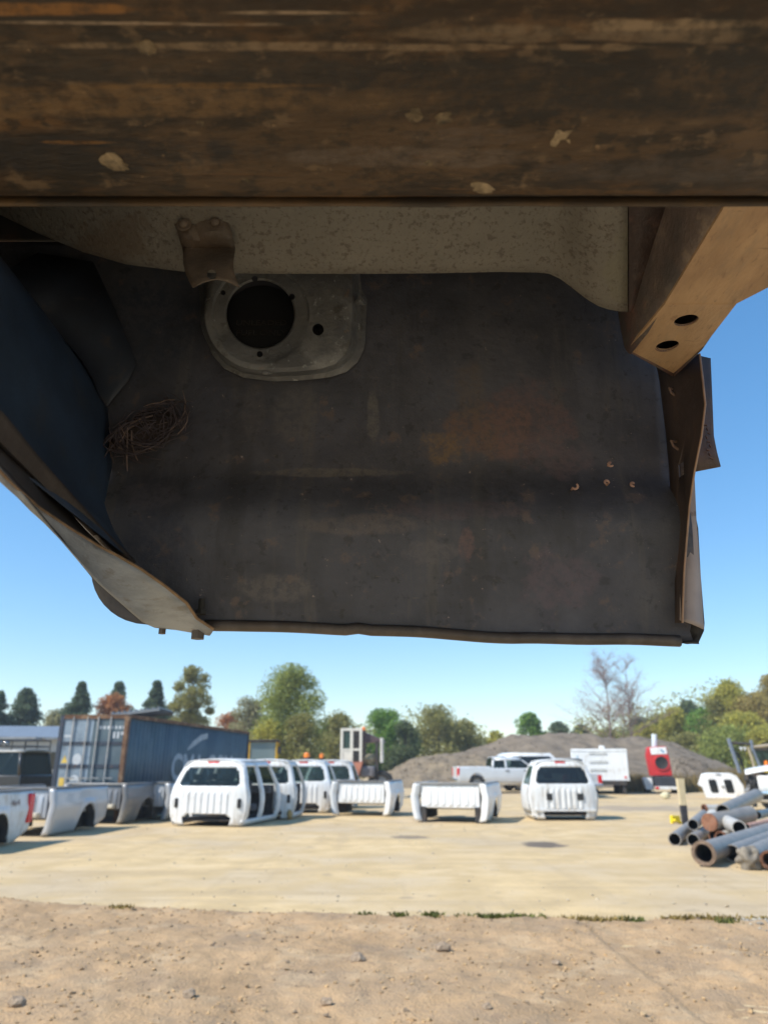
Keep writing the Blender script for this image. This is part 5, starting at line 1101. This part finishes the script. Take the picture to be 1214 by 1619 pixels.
mb = MB(); mb.prism([Vector((-9 * k, 0, 1 * k)), Vector((-8.5 * k, 0, 13 * k)), Vector((7 * k, 0, 12 * k)), Vector((8 * k, 0, -0.0)), Vector((2 * k, 0, 3 * k))], (0, .09, 0)); mb.build('plate', YELLOWB, yb_, bevel=.01)
mb = MB(); mb.prism([Vector((-8 * k, -.08, 5 * k)), Vector((-6 * k, -.08, 8 * k)), Vector((7.5 * k, -.08, 2.5 * k)), Vector((7 * k, -.08, 0))], (0, .078, 0)); mb.build('ridge', YELLOWB, yb_)

# ------------------------------------------------------------------ pipe pile
PG = mat('galvanised_pipe', (.30, .275, .245), .5, .25, var=.12, scale=3, spots=[((.18, .19, .20), 4, .58, .1, .5), ((.25, .15, .09), 9, .69, .05, .6)])
PL = mat('light_pipe', (.50, .48, .44), .5, .1, var=.1, scale=3, spots=[((.33, .29, .24), 4, .62, .08, .6)])
PR = mat('rusty_pipe', (.26, .115, .062), .85, var=.3, scale=7, spots=[((.38, .22, .14), 9, .6, .08, .6), ((.10, .05, .04), 7, .62, .08, .6)])
PP = mat('pinkish_pipe', (.48, .28, .21), .7, var=.15, scale=4)
PB = mat('blue_grey_pipe', (.12, .16, .18), .5, .2, var=.2)
CONC = mat('broken_concrete', (.22, .19, .15), .95, var=.3, scale=9, spots=[((.10, .09, .08), 5, .62, .06, .8)], bump=.6, bscale=25)
def pipe(label, a, b, r_, m=PG, flange=None, cap=None, plug=False):
    a, b = Vector(a), Vector(b); t = thing('steel_pipe', label, 'pipe', a, 0, 'scrap pipes in the pile'); d = (b - a); L = d.length; th = r_ * .13
    mb = MB(); mb.ring((0, 0, 0), d, [(0, r_ - th), (0, r_), (L, r_), (L, r_ - th), (0, r_ - th)], 28); mb.build('tube', m, t)
    mb = MB(); mb.ring((0, 0, 0), d, [(.02, r_ - th - .002), (L - .02, r_ - th - .002)], 28); mb.build('bore', DARK, t)
    if flange:
        mb = MB(); mb.ring((0, 0, 0), d, [(-.03, r_ - th), (-.03, r_ * 1.13), (.03, r_ * 1.13), (.03, r_), (-.03, r_ - th)][:4] + [(.03, r_ + .001)], 28); mb.ring((0, 0, 0), d, [(-.03, r_ - th * 1.2), (-.03, r_ * 1.13)], 28); mb.ring((0, 0, 0), d, [(-.03, r_ - th * 1.6), (.04, r_ - th * 1.6)], 28); mb.build('flange', flange, t)
    if cap:
        mb = MB(); mb.ring((0, 0, 0), d, [(-.02, .001), (-.02, r_ * 1.04), (.03, r_ * 1.04), (.03, r_)], 28); mb.build('end_cap', cap, t)
    if plug:
        mb = MB(); mb.ico(d.normalized() * -.05, r_ * 1.12, 4, (1, 1, .98), .5, 3); mb.build('concrete_lump', CONC, t, smooth=False)
    return t
def PZ(px, py, z): return Hh(px, py, z)
R1, R2 = .115, .13
def away(px, py, z, px2, py2, z2): return PZ(px, py, z), PZ(px2, py2, z2)
a, b = PZ(1066, 1327, .125), PZ(1092, 1306, .125); pipe('open grey pipe at the far left of the pile, on the ground', a, b, .122)
a, b = PZ(1095, 1328, .12), PZ(1128, 1306, .12); pipe('open grey pipe on the ground, second from the left', a, b, .12)
a, b = PZ(1095, 1304, .335), PZ(1112, 1288, .335); pipe('short open grey pipe resting on the two leftmost ground pipes', a, b, .112)
a = PZ(1121, 1300, .40); b = a + Vector((1.3, .9, .10)); pipe('grey pipe closed by a round rust red cap facing left', a, b, .165, PG, cap=PR)
a = PZ(1168, 1309, .36); b = PZ(1131, 1290, .43); pipe('pale short pipe lying crosswise with its dark mouth to the right', a, b + Vector((0, .15, 0)), .135, PL)
a = PZ(1196, 1257, .80); b = PZ(1142, 1283, .58); pipe('long grey pipe tilted up to the right on top of the pile', b, a, .145, PG)
a = PZ(1113, 1278, .30); pipe('small pale pipe with rusty flange at the back of the pile', a, a + Vector((1.4, .35, .0)), .10, PL, flange=PR)
a = PZ(1139, 1324, .15); b = PZ(1216, 1301, .15); pipe('pipe with crusty rust brown flange behind the front flanged pipe', a, b, .105, PL, flange=PR)
a = PZ(1128, 1322, .13); pipe('short rusty pipe stub between the grey pipes', a, a + Vector((.45, .5, 0)), .11, PR)
a, b = PZ(1112, 1349, .20), PZ(1216, 1315, .20); pipe('front grey pipe with wide tan flange, nearest to the camera', a, b, .165, PG, flange=mat('tan_flange', (.34, .24, .17), .8, var=.25, scale=14))
a, b = PZ(1157, 1349, .14), PZ(1224, 1323, .14); pipe('grey pipe on the ground right of the tan flanged one', a, b, .135, PG)
a, b = PZ(1184, 1356, .16), PZ(1250, 1324, .16); pipe('grey pipe plugged with a broken concrete lump', a, b, .155, PG, plug=True)
a = PZ(1216, 1360, .15); pipe('pipe with rusty flange cut by the right picture edge', a, a + Vector((1.1, 1.2, 0)), .12, PG, flange=PR)
a = PZ(1197, 1289, .24); pipe('dark mouthed pipe at the back right of the pile', a, a + Vector((.9, 1.2, 0)), .105, PB)
a = PZ(1170, 1288, .30); pipe('short blue grey pipe under the tilted long pipe', a, a + Vector((.35, .35, -.06)), .12, PB)
a, b = PZ(1180, 1307, .33), PZ(1226, 1297, .36); pipe('thin pinkish pipe pointing right across the pile', a, b, .062, PP)

# ================================================================== TREES
TRUNK = mat('tree_bark', (.11, .085, .065), .95, var=.3, scale=6)
def leafmat(n, c, isl=.5): return mat('leaf_' + n, c, .7, var=.2, scale=.6, island=isl, transl=.45)
LG = {k: leafmat(k, c) for k, c in dict(green=(.29, .335, .085), olive=(.30, .29, .095), yellow=(.44, .42, .085), orange=(.46, .21, .08), dark=(.12, .16, .07), pine=(.115, .165, .10), bright=(.18, .32, .055), grey=(.33, .32, .18), brown=(.38, .31, .10)).items()}
def leaves(mb, c, rad, n, size, r):
    g = np.random.default_rng(r.randrange(1 << 30))
    q = g.normal(0, .52, (n, 3)); ln = np.linalg.norm(q, axis=1, keepdims=True); q *= np.minimum(1, 1.15 / ln)
    p = np.array(c) + q * np.array(rad); s_ = size * g.uniform(.6, 1.3, (n, 1))
    u = g.normal(size=(n, 3)); u /= np.linalg.norm(u, axis=1, keepdims=True)
    w = np.cross(u, g.normal(size=(n, 3))); w /= np.linalg.norm(w, axis=1, keepdims=True); e = np.cross(u, w)
    V = np.stack([p - w * s_, p + e * s_ * .6, p + w * s_, p - e * s_ * .6], 1).reshape(-1, 3)
    k = len(mb.v); mb.v += [tuple(a) for a in V.tolist()]; mb.f += [(k + 4 * a, k + 4 * a + 1, k + 4 * a + 2, k + 4 * a + 3) for a in range(n)]
def tree(px, pyt, wpx, Y, kind, label, nclump=26, dens=150, base=.25, open_=1.0, size=.10, trunk=True, seed=None):
    r = random.Random(seed or int(px * 7 + pyt)); top = W(px, pyt, Y); k = 1 / perpx(Y, 5); H = top.z; wd_ = wpx * k / 2 * 1.12
    t = thing('tree', label, 'tree', (top.x, Y, 0)); z0 = H * base
    cl = []
    for i in range(int(nclump * 2.0)):
        th = r.random() * 6.28; v = r.random() ** .9; q = math.sqrt(r.random()); zz_ = lerp(z0, H, v); env = wd_ * (math.sin(math.pi * min(1, .18 + .80 * v)) ** .7)
        cr = wd_ * r.uniform(.22, .46) * open_; cl.append((Vector((math.cos(th) * q * (env - cr * .35), math.sin(th) * q * (env - cr * .35) * .8, min(zz_, H - cr * .7))), cr))
    mb = MB()
    for c, cr in cl: leaves(mb, c, (cr, cr, cr * .8), int(dens * 1.5), size * (Y / 60), r)
    mb.build('crown', LG[kind], t, smooth=False)
    mb = MB(); mb.tube([(0, 0, -.1), (.05 * H * r.uniform(-1, 1) * .2, 0, H * .35), (0, 0, H * .85)], [H * .022, H * .016, H * .004], 7)
    for c, cr in cl[:9]: z = max(H * .12, c.z * .55); mb.tube([(0, 0, z), (c.x * .5, c.y * .5, lerp(z, c.z, .6)), tuple(c)], [H * .008, H * .005, H * .002], 5)
    mb.build('trunk', TRUNK, t)
    return t
def pine(px, pyt, wpx, Y, label, seed=0, bare=False):
    r = random.Random(seed + int(px)); top = W(px, pyt, Y); k = 1 / perpx(Y, 5); H = top.z; wd_ = wpx * k / 2
    t = thing('pine_tree', label, 'pine tree', (top.x, Y, 0)); mb = MB(); br = MB(); z = H * .1
    while z < H * .985:
        v = (z / H); R_ = wd_ * min(1.0, (1 - v) * 1.45 + .07) * r.uniform(.7, 1.1)
        for i in range(r.choice((5, 6, 7, 8))):
            th = r.random() * 6.28; ln = R_ * r.uniform(.55, 1.3); d = Vector((math.cos(th), math.sin(th), r.uniform(-.05, .35)))
            br.tube([(0, 0, z), tuple(Vector((0, 0, z)) + d * ln)], [H * .005, H * .001], 4)
            for j in range(3):
                c = Vector((0, 0, z)) + d * ln * (.45 + .28 * j); leaves(mb, c, (ln * .30 + .2, ln * .30 + .2, .30), 60, .12 * (Y / 60), r)
        z += H * r.uniform(.035, .06)
    mb.build('crown', LG['pine'], t, smooth=False)
    br.tube([(0, 0, -.1), (0, 0, H * .6), (0, 0, H)], [H * .018, H * .011, H * .002], 7); br.build('trunk', TRUNK, t)
    return t
pine(2, 1098, 66, 58, 'dark pine cut by the left picture edge')
pine(45, 1089, 70, 60, 'pine with ragged right side above the dark wagon')
tree(92, 1124, 52, 66, 'grey', 'low pale yellow green tree between two pines left of the container', 14, 130)
pine(131, 1082, 60, 58, 'dense dark pine above the container door corner')
pine(191, 1077, 52, 66, 'pine top rising behind the rust orange tree')
tree(180, 1098, 74, 60, 'orange', 'rust orange tree above the container doors', 20, 150)
pine(249, 1077, 54, 62, 'dark pine left of the tall airy tree')
tree(276, 1112, 50, 64, 'grey', 'pale thin tree between the pine and the tall airy tree', 12, 100)
tree(309, 1054, 62, 60, 'olive', 'tall airy green tree behind the middle of the container', 20, 170, base=.45, open_=.85)
tree(366, 1128, 56, 70, 'orange', 'small orange tree behind the container roof', 14, 120)
tree(396, 1098, 58, 66, 'grey', 'grey green slender tree left of the biggest tree', 18, 120)
tree(460, 1053, 112, 56, 'green', 'biggest light green tree, behind the row of white cabs', 40, 190, base=.12)
tree(478, 1130, 70, 54, 'olive', 'darker bush low in front of the biggest tree', 18, 140, base=.05)
tree(425, 1140, 60, 54, 'yellow', 'yellow green bush at the left foot of the biggest tree', 14, 140, base=.05)
tree(541, 1125, 76, 64, 'olive', 'olive brown round tree behind the white framed machine', 24, 160, base=.08)
tree(610, 1123, 84, 66, 'bright', 'bright green round tree left of the gravel mounds', 24, 170, base=.05)
tree(640, 1140, 60, 62, 'dark', 'dark bush at the right of the bright green tree', 16, 150, base=.03)
tree(692, 1117, 84, 70, 'olive', 'olive tree with uneven top above the tan mound', 26, 150, base=.05)
tree(735, 1140, 70, 72, 'olive', 'lower olive bush sloping down beside the mound', 18, 140, base=.03)
tree(782, 1157, 44, 76, 'yellow', 'small yellow green bush at the foot of the highest mound', 12, 120, base=.03)
tree(835, 1128, 48, 80, 'bright', 'round green tree standing behind the top of the highest mound', 18, 170, base=.1)
tree(882, 1143, 52, 95, 'dark', 'far dark grey green tree over the mound top, left of two', 14, 120, base=.1)
tree(918, 1147, 44, 95, 'dark', 'far dark tree over the mound top, left of the bare trees', 14, 120, base=.1)
tree(1006, 1136, 56, 84, 'dark', 'dark tree behind the bare trees', 16, 140, base=.05)
tree(960, 1152, 60, 82, 'olive', 'low olive bush at the foot of the bare trees', 14, 120, base=.03)
tree(1045, 1130, 66, 80, 'olive', 'olive green tree behind the red machine', 20, 150, base=.03)
tree(1084, 1107, 50, 86, 'dark', 'dark green round tree top between yellow trees at the right', 18, 170, base=.1)
tree(1020, 1145, 60, 78, 'yellow', 'yellowish bush left of the red machine chute', 16, 140, base=.03)
tree(1112, 1122, 78, 72, 'bright', 'bright yellow green tree above the yellow digger', 24, 160, base=.03)
tree(1150, 1076, 72, 70, 'yellow', 'tall yellow green tree with pointed top near the right edge', 34, 170, base=.05)
tree(1188, 1098, 88, 68, 'brown', 'brown yellow tree behind the lift arms', 34, 170, base=.03)
tree(1218, 1068, 66, 74, 'brown', 'brownish tall tree cut by the right picture edge', 26, 150, base=.1)
tree(1150, 1150, 110, 64, 'green', 'broad green shrub behind the white camper shell', 34, 150, base=.0)
tree(1085, 1160, 80, 68, 'olive', 'olive shrub behind the small stony heap', 22, 150, base=.0)
tree(1210, 1150, 80, 62, 'yellow', 'yellow shrub behind the loader cab', 24, 150, base=.0)
tree(1064, 1120, 70, 76, 'yellow', 'rounded yellow green tree right of the red machine chute', 22, 150, base=.03)
tree(1132, 1100, 80, 71, 'olive', 'olive yellow tree left of the tall pointed yellow green tree', 28, 160, base=.03)
tree(1172, 1128, 90, 66, 'yellow', 'wide yellow bush in front of the tall pointed yellow green tree', 26, 160, base=.0)
tree(1000, 1150, 70, 80, 'green', 'light green bush between the bare trees and the red machine', 18, 140, base=.0)
# bare trees
TWG = mat('bare_bark', (.27, .20, .175), .9, var=.2, scale=4); FEW = leafmat('rust', (.42, .21, .15))
def bare_tree(px, pyt, Y, label, seed, spread, lean):
    r = random.Random(seed); top = W(px, pyt, Y); H = top.z; t = thing('bare_tree', label, 'bare tree', (W(px, 1170, Y).x, Y, 0)); mb = MB(); lf = MB()
    def branch(p, d, ln, rad, lvl):
        pts = [p]; q = p.copy()
        for i in range(3):
            d = (d + Vector((r.gauss(0, .13), r.gauss(0, .13), .06))).normalized(); q = q + d * ln / 3; pts.append(q.copy())
        mb.tube(pts, [rad, rad * .75, rad * .5, rad * .25], 4, False)
        if lvl < 3:
            for i in range(6 if lvl < 2 else 5):
                s = r.uniform(.25, 1); b = pts[min(3, int(s * 3))]; nd = (d + Vector((r.gauss(0, .8), r.gauss(0, .8), r.uniform(-.25, .35)))).normalized(); branch(b, nd, ln * r.uniform(.4, .65), rad * .45, lvl + 1)
        elif r.random() < .5: leaves(lf, q, (.45, .45, .3), 5, .05, r)
    tr = [Vector((lean * H * v * .2 + .1 * math.sin(v * 7 + seed), 0, H * v)) for v in np.linspace(-.01, 1, 9)]
    mb.tube(tr, list(np.linspace(H * .012, H * .002, 9)), 6)
    for i in range(36):
        v = r.uniform(.22, .98); fi = v * 8; p = tr[int(fi)].lerp(tr[min(8, int(fi) + 1)], fi % 1); th = r.random() * 6.28; branch(p, Vector((math.cos(th), math.sin(th), r.uniform(.3, 1.3))).normalized(), spread * (1.15 - v) * r.uniform(.6, 1.1) + .5, H * .003, 1)
    mb.build('trunk', TWG, t, smooth=False); lf.build('crown', FEW, t, smooth=False)
bare_tree(968, 1040, 72, 'left of two thin bare trees with a few reddish leaves behind the mound', 3, 5.0, -.12)
bare_tree(1000, 1050, 72, 'right of two thin bare trees with a few reddish leaves behind the mound', 8, 5.0, -.02)
# distant wood closing the yard
mb = MB(); r = random.Random(21)
for i in range(560):
    px = r.uniform(-120, 1340); Y = r.uniform(92, 104); x = W(px, 1180, Y).x
    h = (4.6 + 1.6 * mnoise.noise(Vector((x * .08, 0, 0)))) * interp([-100, 330, 400, 720, 780, 930, 1040, 1300], [1.0, .9, 1.5, 1.45, 1.0, 1.4, 1.9, 2.1], px); leaves(mb, Vector((x, Y, h * .5)), (2.2, 1.5, h * .55), 110, .2, r)
tag(mb.build('distant_wood', leafmat('wood', (.33, .33, .10), .6), smooth=False), kind='stuff')

# ------------------------------------------------------------------ thin autumn haze
hz = MB(); hz.bx(-260, 260, -30, 240, -1.2, 16)
hm = bpy.data.materials.new('thin_haze'); hm.use_nodes = True; N = hm.node_tree.nodes; N.remove(N['Principled BSDF'])
pv = N.new('ShaderNodeVolumePrincipled'); pv.inputs['Color'].default_value = (.86, .92, 1, 1); pv.inputs['Density'].default_value = HAZE; pv.inputs['Anisotropy'].default_value = .2
hm.node_tree.links.new(pv.outputs[0], N['Material Output'].inputs['Volume'])
tag(hz.build('haze', hm, smooth=False), kind='stuff')
